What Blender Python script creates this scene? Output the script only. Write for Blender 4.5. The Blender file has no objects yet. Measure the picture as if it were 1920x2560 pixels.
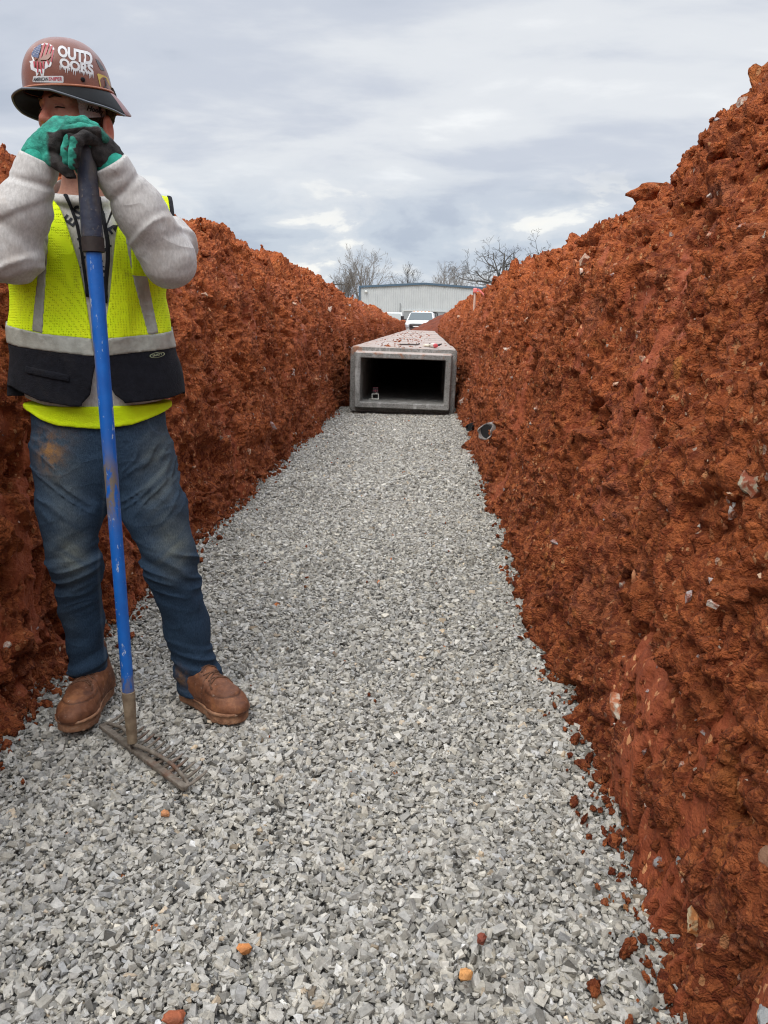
import bpy, bmesh, math, random
import numpy as np
from mathutils import Vector, Matrix

S = bpy.context.scene
COL = S.collection
R = math.radians
DENOISE = True
rng = np.random.default_rng(7)

# ------------------------------------------------------------------ camera
CAM_H = 1.2
cam_d = bpy.data.cameras.new('camera')
cam = bpy.data.objects.new('camera', cam_d)
COL.objects.link(cam)
YAW, PITCH, ROLL = R(2.831), R(13.805), R(1.0)
_fw = np.array([-math.sin(YAW)*math.cos(PITCH), math.cos(YAW)*math.cos(PITCH), -math.sin(PITCH)])
_r0 = np.array([math.cos(YAW), math.sin(YAW), 0.0]); _u0 = np.cross(_r0, _fw)
_rt = math.cos(ROLL)*_r0 + math.sin(ROLL)*_u0
_up = -math.sin(ROLL)*_r0 + math.cos(ROLL)*_u0
M = Matrix(((_rt[0], _up[0], -_fw[0], 0), (_rt[1], _up[1], -_fw[1], 0), (_rt[2], _up[2], -_fw[2], CAM_H), (0, 0, 0, 1)))
cam.matrix_world = M
cam_d.sensor_fit = 'VERTICAL'; cam_d.sensor_height = 25.6; cam_d.lens = 19.2
cam_d.clip_start = 0.05; cam_d.clip_end = 3000
S.camera = cam
S.render.resolution_x = 768; S.render.resolution_y = 1024

def at(x, y, Y):
    """world point seen at photo pixel (x, y) at distance Y along the trench"""
    d = _fw + _rt*(x-960)/1920.0 + _up*(1280-y)/1920.0
    return np.array([0, 0, CAM_H]) + d*Y/d[1]

# ------------------------------------------------------------------ world, sun, exposure
SUN_EL, SUN_AZ = R(52), R(205)      # azimuth measured clockwise from +Y
W = bpy.data.worlds.new('World'); S.world = W; W.use_nodes = True
wt = W.node_tree; wt.nodes.clear()
def wn(t, **k):
    n = wt.nodes.new(t)
    for a, b in k.items(): setattr(n, a, b)
    return n
def L(tree, a, b): tree.links.new(a, b)
out = wn('ShaderNodeOutputWorld')
sky = wn('ShaderNodeTexSky', sky_type='NISHITA', sun_disc=False, sun_elevation=SUN_EL, sun_rotation=SUN_AZ)
bg1 = wn('ShaderNodeBackground'); bg1.inputs[1].default_value = 0.08
L(wt, sky.outputs[0], bg1.inputs[0])
tc = wn('ShaderNodeTexCoord'); sep = wn('ShaderNodeSeparateXYZ'); L(wt, tc.outputs['Generated'], sep.inputs[0])
def wmath(op, a, b=None, c=None):
    n = wn('ShaderNodeMath', operation=op)
    for i, v in enumerate((a, b, c)):
        if v is None: continue
        if isinstance(v, (int, float)): n.inputs[i].default_value = v
        else: L(wt, v, n.inputs[i])
    return n.outputs[0]
zc = wmath('MAXIMUM', sep.outputs[2], 0.0)
zz = wmath('ADD', zc, 0.10)
cx = wmath('DIVIDE', sep.outputs[0], zz); cy = wmath('DIVIDE', sep.outputs[1], zz)
cmb = wn('ShaderNodeCombineXYZ'); L(wt, cx, cmb.inputs[0]); L(wt, cy, cmb.inputs[1])
def wnoise(vec, scale, detail, rough, dist=0.0, off=(0, 0, 0), sc=(1, 1, 1)):
    mp = wn('ShaderNodeMapping'); mp.inputs[1].default_value = off; mp.inputs[3].default_value = sc
    L(wt, vec, mp.inputs[0])
    n = wn('ShaderNodeTexNoise'); L(wt, mp.outputs[0], n.inputs['Vector'])
    n.inputs['Scale'].default_value = scale; n.inputs['Detail'].default_value = detail
    n.inputs['Roughness'].default_value = rough; n.inputs['Distortion'].default_value = dist
    return n.outputs[0]
def wramp(fac, stops, ease='EASE'):
    n = wn('ShaderNodeValToRGB'); L(wt, fac, n.inputs[0]); cr = n.color_ramp; cr.interpolation = ease
    while len(cr.elements) < len(stops): cr.elements.new(0.5)
    for e, (p, c) in zip(cr.elements, stops):
        e.position = p; e.color = (*c, 1) if len(c) == 3 else c
    return n.outputs[0]
def wmix(f, a, b, mode='MIX'):
    n = wn('ShaderNodeMix', data_type='RGBA', blend_type=mode)
    if isinstance(f, (int, float)): n.inputs[0].default_value = f
    else: L(wt, f, n.inputs[0])
    for i, v in ((6, a), (7, b)):
        if isinstance(v, tuple): n.inputs[i].default_value = (*v, 1)
        else: L(wt, v, n.inputs[i])
    return n.outputs[2]
# high overcast sheet: soft broad bands with lighter rifts
nA = wnoise(cmb.outputs[0], 0.55, 5, 0.5, 0.3, (3.1, 0.4, 0), (0.8, 1.0, 1))
nB = wnoise(cmb.outputs[0], 1.5, 6, 0.55, 0.2, (1.7, 5.2, 2), (0.8, 1.1, 1))
fA = wmath('ADD', wmath('MULTIPLY', nA, 0.62), wmath('MULTIPLY', nB, 0.38))
high = wramp(fA, [(0.37, (0.46, 0.51, 0.60)), (0.46, (0.57, 0.61, 0.69)), (0.55, (0.74, 0.765, 0.80)), (0.64, (0.95, 0.96, 0.96))])
# cumulus banks low on the horizon
nC = wnoise(tc.outputs['Generated'], 7.0, 7, 0.55, 0.25, (0.35, 0, 0.1), (1, 1, 2.6))
cum = wramp(nC, [(0.38, (0.44, 0.50, 0.60)), (0.50, (0.55, 0.61, 0.69)), (0.585, (0.66, 0.70, 0.75)), (0.64, (0.90, 0.90, 0.87)), (0.72, (0.95, 0.93, 0.87))])
lowf = wramp(sep.outputs[2], [(0.0, (1, 1, 1)), (0.09, (1, 1, 1)), (0.21, (0, 0, 0))])
cl = wmix(lowf, high, cum)
# an overcast sky is brighter toward the zenith
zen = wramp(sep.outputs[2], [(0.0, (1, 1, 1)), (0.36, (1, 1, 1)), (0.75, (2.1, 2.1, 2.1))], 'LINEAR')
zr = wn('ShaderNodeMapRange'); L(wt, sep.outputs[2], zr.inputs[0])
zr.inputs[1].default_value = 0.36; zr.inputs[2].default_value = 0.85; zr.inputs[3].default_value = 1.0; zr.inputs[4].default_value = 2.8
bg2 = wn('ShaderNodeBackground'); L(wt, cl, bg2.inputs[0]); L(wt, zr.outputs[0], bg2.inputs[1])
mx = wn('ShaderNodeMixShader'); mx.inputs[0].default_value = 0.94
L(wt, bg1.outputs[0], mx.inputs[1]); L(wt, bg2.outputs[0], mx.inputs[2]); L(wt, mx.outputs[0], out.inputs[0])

sun_d = bpy.data.lights.new('sun', 'SUN'); sun_d.energy = 1.5; sun_d.angle = R(38); sun_d.color = (1.0, 0.95, 0.88)
sun = bpy.data.objects.new('sun', sun_d); COL.objects.link(sun)
sd = Vector((math.sin(SUN_AZ)*math.cos(SUN_EL), math.cos(SUN_AZ)*math.cos(SUN_EL), math.sin(SUN_EL)))
sun.rotation_euler = sd.to_track_quat('Z', 'Y').to_euler()
sun.location = (0, -5, 20)
S.view_settings.view_transform = 'Standard'; S.view_settings.look = 'None'
S.view_settings.exposure = 0.14; S.view_settings.gamma = 1.0
S.cycles.use_denoising = DENOISE; S.cycles.denoising_input_passes = 'RGB_ALBEDO_NORMAL'; S.cycles.denoising_prefilter = 'ACCURATE'; S.cycles.pixel_filter_type = 'BLACKMAN_HARRIS'; S.cycles.filter_width = 1.15
S.cycles.max_bounces = 5; S.cycles.diffuse_bounces = 3

# ------------------------------------------------------------------ helpers: objects
ORG = {}
def _reg(o, org): ORG[o.name] = np.array(org, float)
def tag(o, label=None, cat=None, group=None, kind=None):
    if label: o['label'] = label
    if cat: o['category'] = cat
    if group: o['group'] = group
    if kind: o['kind'] = kind
    return o
def empty(name, loc, label=None, cat=None, group=None):
    o = bpy.data.objects.new(name, None); COL.objects.link(o); o.location = loc
    o.empty_display_size = 0.1
    _reg(o, loc); return tag(o, label, cat, group)
def mesh_obj(name, V, F, mat, parent=None, origin=None, smooth=False, attrs=None, label=None, mats=None, midx=None):
    """V in world coordinates; the object is given origin (or its parent's) as its own zero"""
    V = np.asarray(V, float).reshape(-1, 3)
    po = ORG[parent.name] if parent else np.zeros(3)
    og = np.array(origin, float) if origin is not None else (po if parent else np.zeros(3))
    me = bpy.data.meshes.new(name)
    VL = (V-og).astype(np.float32)
    if isinstance(F, np.ndarray):
        n = F.shape[1]
        me.vertices.add(len(VL)); me.vertices.foreach_set('co', VL.ravel())
        me.loops.add(F.size); me.loops.foreach_set('vertex_index', F.astype(np.int32).ravel())
        me.polygons.add(len(F)); me.polygons.foreach_set('loop_start', np.arange(0, F.size, n, dtype=np.int32))
        me.polygons.foreach_set('loop_total', np.full(len(F), n, dtype=np.int32))
        me.update(calc_edges=True)
    else:
        me.from_pydata([tuple(v) for v in VL], [], [tuple(f) for f in F]); me.update()
    if attrs:
        for k, a in attrs.items():
            a = np.asarray(a, np.float32)
            if a.ndim == 1:
                at_ = me.attributes.new(k, 'FLOAT', 'POINT'); at_.data.foreach_set('value', a)
            else:
                at_ = me.attributes.new(k, 'FLOAT_COLOR', 'POINT')
                if a.shape[1] == 3: a = np.c_[a, np.ones(len(a), np.float32)]
                at_.data.foreach_set('color', a.ravel())
    for m in (mats or [mat]): me.materials.append(m)
    if midx is not None: me.polygons.foreach_set('material_index', np.asarray(midx, np.int32))
    me.polygons.foreach_set('use_smooth', np.full(len(me.polygons), bool(smooth)))
    me.validate(clean_customdata=False)
    o = bpy.data.objects.new(name, me); COL.objects.link(o)
    if parent: o.parent = parent
    o.location = og-po
    _reg(o, og)
    if label: o['label'] = label
    return o
class MB:
    """collects simple solids into one mesh"""
    def __init__(s): s.V = []; s.F = []
    def add(s, V, F):
        n = len(s.V); s.V += [tuple(v) for v in V]; s.F += [tuple(i+n for i in f) for f in F]; return s
    def box(s, c, d, rot=None, bev=0.0):
        hx, hy, hz = d[0]/2, d[1]/2, d[2]/2
        if bev <= 0:
            V = np.array([(x, y, z) for z in (-hz, hz) for y in (-hy, hy) for x in (-hx, hx)])
            F = [(0, 2, 3, 1), (4, 5, 7, 6), (0, 1, 5, 4), (2, 6, 7, 3), (0, 4, 6, 2), (1, 3, 7, 5)]
        else:
            bm = bmesh.new(); bmesh.ops.create_cube(bm, size=1.0)
            for v in bm.verts: v.co = Vector((v.co.x*2*hx, v.co.y*2*hy, v.co.z*2*hz))
            bmesh.ops.bevel(bm, geom=bm.edges[:], offset=bev, segments=2, affect='EDGES', profile=0.5)
            bm.verts.index_update()
            V = np.array([v.co[:] for v in bm.verts]); F = [tuple(v.index for v in f.verts) for f in bm.faces]; bm.free()
        if rot is not None: V = V @ np.array(rot).T
        return s.add(V+np.array(c), F)
    def tube(s, pts, rad, n=10, caps=True, flat=1.0):
        pts = [np.array(p, float) for p in pts]
        if not hasattr(rad, '__len__'): rad = [rad]*len(pts)
        T = [pts[min(i+1, len(pts)-1)]-pts[max(i-1, 0)] for i in range(len(pts))]
        a = np.array([0, 0, 1.0]) if abs(T[0][2]) < 0.9*np.linalg.norm(T[0]) else np.array([0, 1.0, 0])
        V = []; F = []
        for p, t, r in zip(pts, T, rad):
            t = t/np.linalg.norm(t); u = np.cross(t, a); u /= np.linalg.norm(u); v = np.cross(u, t); a = v
            for k in range(n):
                q = 2*math.pi*k/n; V.append(p+r*(math.cos(q)*u+flat*math.sin(q)*v))
        for i in range(len(pts)-1):
            for k in range(n): F.append((i*n+k, i*n+(k+1) % n, (i+1)*n+(k+1) % n, (i+1)*n+k))
        if caps: F.append(tuple(range(n))[::-1]); F.append(tuple((len(pts)-1)*n+k for k in range(n)))
        return s.add(V, F)
    def obj(s, name, mat, parent=None, origin=None, smooth=False, label=None):
        return mesh_obj(name, np.array(s.V), s.F, mat, parent, origin, smooth, label=label)
def rotz(a): c, s = math.cos(a), math.sin(a); return np.array([[c, -s, 0], [s, c, 0], [0, 0, 1.0]])
def rotx(a): c, s = math.cos(a), math.sin(a); return np.array([[1.0, 0, 0], [0, c, -s], [0, s, c]])
def roty(a): c, s = math.cos(a), math.sin(a); return np.array([[c, 0, s], [0, 1.0, 0], [-s, 0, c]])
def smooth_by_angle(o, ang=40):
    me = o.data
    me.polygons.foreach_set('use_smooth', np.ones(len(me.polygons), bool))
    me.set_sharp_from_angle(angle=R(ang))

# ------------------------------------------------------------------ helpers: noise
def _hash(ix, iy, iz, seed):
    h = (ix.astype(np.uint32)*np.uint32(374761393)+iy.astype(np.uint32)*np.uint32(668265263)
         + iz.astype(np.uint32)*np.uint32(2147483647)+np.uint32(seed*1442695 & 0xffffffff))
    h = (h ^ (h >> np.uint32(13)))*np.uint32(1274126177)
    h = (h ^ (h >> np.uint32(16)))*np.uint32(2246822519)
    return h ^ (h >> np.uint32(13))
def vnoise(P, seed=0):
    """smooth value noise in -1..1"""
    P = np.asarray(P, np.float32); i = np.floor(P).astype(np.int64); f = P-i
    f = f*f*f*(f*(f*6-15)+10); r = np.zeros(P.shape[:-1], np.float32)
    for dx in (0, 1):
        wx = f[..., 0] if dx else 1-f[..., 0]
        for dy in (0, 1):
            wy = f[..., 1] if dy else 1-f[..., 1]
            for dz in (0, 1):
                wz = f[..., 2] if dz else 1-f[..., 2]
                r += wx*wy*wz*(_hash(i[..., 0]+dx, i[..., 1]+dy, i[..., 2]+dz, seed).astype(np.float32)/np.float32(2147483648.0)-1)
    return r
def fbm(P, oct=4, seed=0, gain=0.5, lac=2.03, ridge=False):
    r = 0; a = 1; t = 0
    for k in range(oct):
        n = vnoise(P, seed+k*17)
        if ridge: n = 1-2*np.abs(n)
        r = r+a*n; t += a; a *= gain; P = P*lac+np.float32(5.3)
    return r/t
def worley(P, seed=0):
    """distance to nearest feature point, and the nearest cell's hash 0..1"""
    P = np.asarray(P, np.float32); i = np.floor(P).astype(np.int64); f = P-i
    best = np.full(P.shape[:-1], 9.0, np.float32); hid = np.zeros(P.shape[:-1], np.float32)
    for dx in (-1, 0, 1):
        for dy in (-1, 0, 1):
            for dz in (-1, 0, 1):
                h = _hash(i[..., 0]+dx, i[..., 1]+dy, i[..., 2]+dz, seed)
                a = (h & np.uint32(1023)).astype(np.float32)/1023; b = ((h >> np.uint32(10)) & np.uint32(1023)).astype(np.float32)/1023
                c = ((h >> np.uint32(20)) & np.uint32(1023)).astype(np.float32)/1023
                d = (dx+a-f[..., 0])**2+(dy+b-f[..., 1])**2+(dz+c-f[..., 2])**2
                m = d < best; best = np.where(m, d, best); hid = np.where(m, (a*7.13+b*3.7) % 1, hid)
    return np.sqrt(best), hid

# ------------------------------------------------------------------ helpers: signed-distance sculpting
class Vol:
    def __init__(s, lo, hi, step):
        s.lo = np.array(lo, float); s.st = step
        n = np.ceil((np.array(hi)-s.lo)/step).astype(int)+1
        ax = [np.float32(s.lo[k])+np.arange(n[k], dtype=np.float32)*np.float32(step) for k in range(3)]
        s.X, s.Y, s.Z = np.meshgrid(*ax, indexing='ij')
        s.D = np.full(s.X.shape, 1.0, np.float32)
    def P(s): return np.stack([s.X, s.Y, s.Z], -1)
    def cone(s, a, b, ra, rb, fy=1.0, fx=1.0):
        """tapered capsule; fy/fx squash across an axis"""
        a = np.array(a, float); b = np.array(b, float)
        d = b-a; d = d*[1/fx, 1/fy, 1]; dd = float(d@d)+1e-9
        px = (s.X-a[0])/fx; py = (s.Y-a[1])/fy; pz = s.Z-a[2]
        t = np.clip((px*d[0]+py*d[1]+pz*d[2])/dd, 0, 1)
        q = np.sqrt((px-t*d[0])**2+(py-t*d[1])**2+(pz-t*d[2])**2)
        return (q-(ra+(rb-ra)*t))*min(fx, fy, 1)
    def ell(s, c, r, rot=None):
        x, y, z = s.X-c[0], s.Y-c[1], s.Z-c[2]
        if rot is not None:
            m = np.array(rot, np.float32).T
            x, y, z = (m[0, 0]*x+m[0, 1]*y+m[0, 2]*z, m[1, 0]*x+m[1, 1]*y+m[1, 2]*z, m[2, 0]*x+m[2, 1]*y+m[2, 2]*z)
        k = np.sqrt((x/r[0])**2+(y/r[1])**2+(z/r[2])**2)
        k1 = np.sqrt((x/r[0]**2)**2+(y/r[1]**2)**2+(z/r[2]**2)**2)+1e-6
        return k*(k-1)/k1
    def rbox(s, c, h, r, rot=None):
        x, y, z = s.X-c[0], s.Y-c[1], s.Z-c[2]
        if rot is not None:
            m = np.array(rot, np.float32).T
            x, y, z = (m[0, 0]*x+m[0, 1]*y+m[0, 2]*z, m[1, 0]*x+m[1, 1]*y+m[1, 2]*z, m[2, 0]*x+m[2, 1]*y+m[2, 2]*z)
        qx, qy, qz = np.abs(x)-h[0]+r, np.abs(y)-h[1]+r, np.abs(z)-h[2]+r
        return np.sqrt(np.maximum(qx, 0)**2+np.maximum(qy, 0)**2+np.maximum(qz, 0)**2)+np.minimum(np.maximum(qx, np.maximum(qy, qz)), 0)-r
    def add(s, d, k=0.0): s.D = smin(s.D, d, k); return s
    def cut(s, d, k=0.0): s.D = -smin(-s.D, d, k); return s
    def chain(s, pts, rad, k=0.02, fy=1.0):
        for i in range(len(pts)-1): s.add(s.cone(pts[i], pts[i+1], rad[i], rad[i+1], fy), k)
        return s
    def mesh(s, relax=1):
        return surface_nets(s.D, s.lo, s.st, relax)
def smin(a, b, k):
    if k <= 0: return np.minimum(a, b)
    h = np.maximum(k-np.abs(a-b), 0)/k
    return np.minimum(a, b)-h*h*k*0.25
def surface_nets(D, lo, st, relax=1):
    sg = D < 0
    nx, ny, nz = D.shape
    c = np.zeros((nx-1, ny-1, nz-1), np.uint8)
    for dx in (0, 1):
        for dy in (0, 1):
            for dz in (0, 1): c += sg[dx:nx-1+dx, dy:ny-1+dy, dz:nz-1+dz]
    act = (c > 0) & (c < 8)
    idx = np.full(act.shape, -1, np.int64); ii = np.argwhere(act); idx[act] = np.arange(len(ii))
    acc = np.zeros((len(ii), 3)); cnt = np.zeros(len(ii))
    cor = [(0, 0, 0), (1, 0, 0), (0, 1, 0), (1, 1, 0), (0, 0, 1), (1, 0, 1), (0, 1, 1), (1, 1, 1)]
    val = [D[ii[:, 0]+q[0], ii[:, 1]+q[1], ii[:, 2]+q[2]] for q in cor]
    for i in range(8):
        for j in range(i+1, 8):
            if sum(abs(cor[i][k]-cor[j][k]) for k in range(3)) != 1: continue
            a, b = val[i], val[j]; m = (a < 0) != (b < 0)
            t = np.where(m, a/np.where(m, a-b, 1), 0)
            p = np.array(cor[i])[None]+t[:, None]*(np.array(cor[j])-np.array(cor[i]))[None]
            acc += p*m[:, None]; cnt += m
    V = lo+(ii+acc/cnt[:, None])*st
    F = []
    for ax in range(3):
        a = [slice(None)]*3; b = [slice(None)]*3; a[ax] = slice(0, -1); b[ax] = slice(1, None)
        s0, s1 = sg[tuple(a)], sg[tuple(b)]
        u, v = (ax+1) % 3, (ax+2) % 3
        e = np.argwhere(s0 != s1)
        e = e[(e[:, u] > 0) & (e[:, v] > 0) & (e[:, u] < D.shape[u]-1) & (e[:, v] < D.shape[v]-1)]
        def g(du, dv):
            q = e.copy(); q[:, u] -= du; q[:, v] -= dv; return idx[q[:, 0], q[:, 1], q[:, 2]]
        f = np.stack([g(1, 1), g(0, 1), g(0, 0), g(1, 0)], 1)
        fl = s1[e[:, 0], e[:, 1], e[:, 2]]
        f[fl] = f[fl][:, ::-1]
        F.append(f)
    F = np.concatenate(F)
    for _ in range(relax):
        A = np.zeros_like(V); n = np.zeros(len(V))
        for i in range(4):
            p, q = F[:, i], F[:, (i+1) % 4]
            for k in range(3): A[:, k] += np.bincount(p, V[q, k], len(V))
            n += np.bincount(p, minlength=len(V))
        V = 0.5*V+0.5*A/np.maximum(n, 1)[:, None]
    return V, F
def vnormals(V, F):
    a = V[F[:, 2]]-V[F[:, 0]]; b = V[F[:, 3]]-V[F[:, 1]]; n = np.cross(a, b)
    N = np.zeros_like(V)
    for i in range(4):
        for k in range(3): N[:, k] += np.bincount(F[:, i], n[:, k], len(V))
    return N/(np.linalg.norm(N, axis=1, keepdims=True)+1e-12)

# ------------------------------------------------------------------ helpers: materials
class NT:
    def __init__(s, name):
        s.m = bpy.data.materials.new(name); s.m.use_nodes = True; s.t = s.m.node_tree; s.t.nodes.clear()
        s.out = s.t.nodes.new('ShaderNodeOutputMaterial'); s.b = s.t.nodes.new('ShaderNodeBsdfPrincipled')
        s.t.links.new(s.b.outputs[0], s.out.inputs[0]); s.tc = s.t.nodes.new('ShaderNodeTexCoord')
        s.obj = s.tc.outputs['Object']
    def val(s, v, sock):
        if isinstance(v, (int, float)): sock.default_value = v
        elif isinstance(v, tuple): sock.default_value = (*v, 1) if len(sock.default_value) == 4 and len(v) == 3 else v
        else: s.t.links.new(v, sock)
    def math(s, op, a, b=None, c=None, clamp=False):
        n = s.t.nodes.new('ShaderNodeMath'); n.operation = op; n.use_clamp = clamp
        for i, v in enumerate((a, b, c)):
            if v is not None: s.val(v, n.inputs[i])
        return n.outputs[0]
    def map(s, vec, sc=(1, 1, 1), loc=(0, 0, 0), rot=(0, 0, 0)):
        n = s.t.nodes.new('ShaderNodeMapping'); s.t.links.new(vec, n.inputs[0])
        n.inputs[1].default_value = loc; n.inputs[2].default_value = rot; n.inputs[3].default_value = sc; return n.outputs[0]
    def noise(s, scale, detail=4, rough=0.55, vec=None, dist=0.0, color=False):
        n = s.t.nodes.new('ShaderNodeTexNoise'); s.t.links.new(vec or s.obj, n.inputs['Vector'])
        n.inputs['Scale'].default_value = scale; n.inputs['Detail'].default_value = detail
        n.inputs['Roughness'].default_value = rough; n.inputs['Distortion'].default_value = dist
        return n.outputs[1 if color else 0]
    def vor(s, scale, vec=None, feature='F1', out=0, rand=1.0):
        n = s.t.nodes.new('ShaderNodeTexVoronoi'); n.feature = feature; s.t.links.new(vec or s.obj, n.inputs['Vector'])
        n.inputs['Scale'].default_value = scale; n.inputs['Randomness'].default_value = rand; return n.outputs[out]
    def ramp(s, fac, stops, ease='LINEAR'):
        n = s.t.nodes.new('ShaderNodeValToRGB'); s.val(fac, n.inputs[0]); cr = n.color_ramp; cr.interpolation = ease
        while len(cr.elements) < len(stops): cr.elements.new(0.5)
        for e, (p, c) in zip(cr.elements, stops):
            e.position = p; e.color = (c, c, c, 1) if isinstance(c, (int, float)) else (*c, 1)
        return n.outputs[0]
    def mix(s, f, a, b, mode='MIX'):
        n = s.t.nodes.new('ShaderNodeMix'); n.data_type = 'RGBA'; n.blend_type = mode
        s.val(f, n.inputs[0]); s.val(a, n.inputs[6]); s.val(b, n.inputs[7]); return n.outputs[2]
    def attr(s, name, out=2):
        n = s.t.nodes.new('ShaderNodeAttribute'); n.attribute_name = name; return n.outputs[out]
    def bump(s, h, dist=0.01, strength=1.0):
        n = s.t.nodes.new('ShaderNodeBump'); n.inputs['Distance'].default_value = dist; n.inputs['Strength'].default_value = strength
        s.t.links.new(h, n.inputs['Height']); s.t.links.new(n.outputs[0], s.b.inputs['Normal']); return n
    def wrinkle(s, scale, vec=None, dist=1.2):
        n = s.noise(scale, 2, 0.45, vec=vec, dist=dist); r = s.math('SUBTRACT', 1.0, s.math('ABSOLUTE', s.math('MULTIPLY', s.math('SUBTRACT', n, 0.5), 4.0)))
        return s.math('POWER', s.math('MAXIMUM', r, 0.0), 1.6)
    def sepx(s, vec=None):
        n = s.t.nodes.new('ShaderNodeSeparateXYZ'); s.t.links.new(vec or s.obj, n.inputs[0]); return n.outputs
    def fin(s, col=None, rough=0.8, metal=0.0, spec=None):
        if col is not None: s.val(col, s.b.inputs['Base Color'])
        s.val(rough, s.b.inputs['Roughness']); s.val(metal, s.b.inputs['Metallic'])
        if spec is not None: s.b.inputs['Specular IOR Level'].default_value = spec
        return s.m
def plain(name, col, rough=0.7, metal=0.0, var=0.12, scale=30, bump=0.0, spec=None):
    t = NT(name); n = t.noise(scale, 4)
    c = t.mix(t.ramp(n, [(0.3, 0.0), (0.7, 1.0)]), tuple(max(0, x*(1-var)) for x in col), tuple(min(1, x*(1+var)) for x in col))
    if bump: t.bump(t.noise(scale*3, 3), bump)
    return t.fin(c, rough, metal, spec)

# ================================================================== SETTING
# ------------------------------------------------------------------ soil material
def soil_material(name, wet=0.0):
    t = NT(name); P = t.obj
    sx = t.sepx()
    big = t.noise(1.1, 4, 0.6); mid = t.noise(4.0, 6, 0.68, vec=t.map(P, (1, 1, 0.5)), dist=0.6); fine = t.noise(30, 6, 0.72, vec=t.map(P, (1, 1, 0.6)))
    c = t.mix(t.ramp(mid, [(0.34, 0.0), (0.64, 1.0)]), (0.23, 0.036, 0.011), (0.62, 0.126, 0.031))
    c = t.mix(t.ramp(big, [(0.42, 0.0), (0.66, 0.55)]), c, (0.74, 0.205, 0.052))
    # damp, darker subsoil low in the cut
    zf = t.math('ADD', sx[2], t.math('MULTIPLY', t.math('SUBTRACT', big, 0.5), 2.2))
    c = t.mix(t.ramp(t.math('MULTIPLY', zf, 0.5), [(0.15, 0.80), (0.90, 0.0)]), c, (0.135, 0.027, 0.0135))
    # pinkish-grey clay seams and ochre pockets
    n2 = t.noise(2.3, 6, 0.7, vec=t.map(P, (1, 1, 1.6), (3, 7, 1)), dist=1.2)
    c = t.mix(t.ramp(n2, [(0.54, 0.0), (0.67, 0.55)]), c, (0.40, 0.185, 0.130))
    n3 = t.noise(4.1, 5, 0.65, vec=t.map(P, (1, 1, 1), (11, 2, 5)), dist=0.8)
    c = t.mix(t.ramp(n3, [(0.60, 0.0), (0.70, 0.75)]), c, (0.60, 0.21, 0.050))
    # crumbs of different tone
    v = t.vor(75, t.map(t.mix(0.02, P, t.noise(40, 2, color=True)), (1, 1, 0.6)), out=1)
    c = t.mix(0.50, c, t.mix(t.math('MULTIPLY', t.sepx(v)[0], 1.0), (0.15, 0.028, 0.010), (0.84, 0.26, 0.085)), 'MIX')
    c = t.mix(t.ramp(fine, [(0.36, 0.5), (0.52, 0.0)]), c, (0.13, 0.024, 0.009))
    # smeared clay where the bucket dragged
    sm = t.attr('smear')
    c = t.mix(t.math('MULTIPLY', sm, 0.72), c, t.mix(t.noise(3, 3, 0.5, vec=t.map(P, (6, 6, 0.8))), (0.22, 0.046, 0.018), (0.35, 0.088, 0.037)))
    # chert flecks
    for sc, th, hid, col in ((34, 0.13, 0.86, (0.70, 0.34, 0.15)), (78, 0.17, 0.84, (0.74, 0.36, 0.17)), (50, 0.12, 0.95, (0.74, 0.62, 0.50)), (16, 0.13, 0.90, (0.62, 0.22, 0.06))):
        pv = t.map(P, (1, 1, 0.5), (sc*.13, sc*.31, 2)); pv2 = t.mix(0.006, pv, t.noise(sc*2.2, 2, color=True, vec=pv))
        d = t.vor(sc, pv2, out=0); idc = t.sepx(t.vor(sc, pv2, out=1))[0]
        f = t.math('MULTIPLY', t.math('MULTIPLY', t.math('LESS_THAN', d, th*2.0), t.math('GREATER_THAN', idc, hid)), t.ramp(t.noise(1.7, 3, vec=t.map(P, (1, 1, 1), (sc, 0, 0))), [(0.42, 0.0), (0.58, 1.0)]))
        c = t.mix(t.math('MULTIPLY', f, 0.85), c, col)
    h = t.math('ADD', t.math('MULTIPLY', t.noise(55, 7, 0.75, vec=t.map(P, (1, 1, 0.55))), 1.6), t.math('MULTIPLY', t.vor(95, t.mix(0.03, P, t.noise(60, 2, color=True))), -0.9))
    inv = t.math('SUBTRACT', 1.0, t.math('MULTIPLY', sm, 0.8))
    t.bump(t.math('MULTIPLY', h, inv), 0.017, 1.0)
    t.val(t.math('SUBTRACT', 0.92, t.math('MULTIPLY', sm, 0.27)), t.b.inputs['Roughness'])
    t.b.inputs['Specular IOR Level'].default_value = 0.25
    t.val(c, t.b.inputs['Base Color']); return t.m
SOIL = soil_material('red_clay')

# ------------------------------------------------------------------ ground
g = NT('ground_soil')
gc = g.mix(g.ramp(g.noise(0.05, 5), [(0.4, 0.0), (0.6, 1.0)]), (0.16, 0.12, 0.07), (0.22, 0.15, 0.09))
gm = g.fin(gc, 0.95)
tag(mesh_obj('ground', [(-1500, -60, -0.08), (1500, -60, -0.08), (1500, 2600, -0.08), (-1500, 2600, -0.08)], [(0, 1, 2, 3)], gm), kind='structure')
gb = NT('gravel_fines')
gbc = gb.mix(gb.ramp(gb.vor(70, out=1), [(0.0, 0.0), (1.0, 1.0)]), (0.10, 0.095, 0.09), (0.34, 0.33, 0.315))
gb.bump(gb.vor(70), 0.012, -1.0)
gbm = gb.fin(gbc, 0.95)
xs = np.arange(-1.55, 0.95, 0.05); ys = np.arange(-1.6, 11.6, 0.05)
gx, gy = np.meshgrid(xs, ys, indexing='ij')
def gravel_z(x, y):
    P = np.stack([x*1.6, y*1.6, 0*x], -1)
    e = np.clip((np.abs(x+0.35)-0.62)/0.3, 0, 1)
    return 0.022*fbm(P, 3, 5)+0.012*e
gz = gravel_z(gx, gy)-0.026
n1, n2_ = len(xs), len(ys); I = np.arange(n1*n2_).reshape(n1, n2_)
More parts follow.
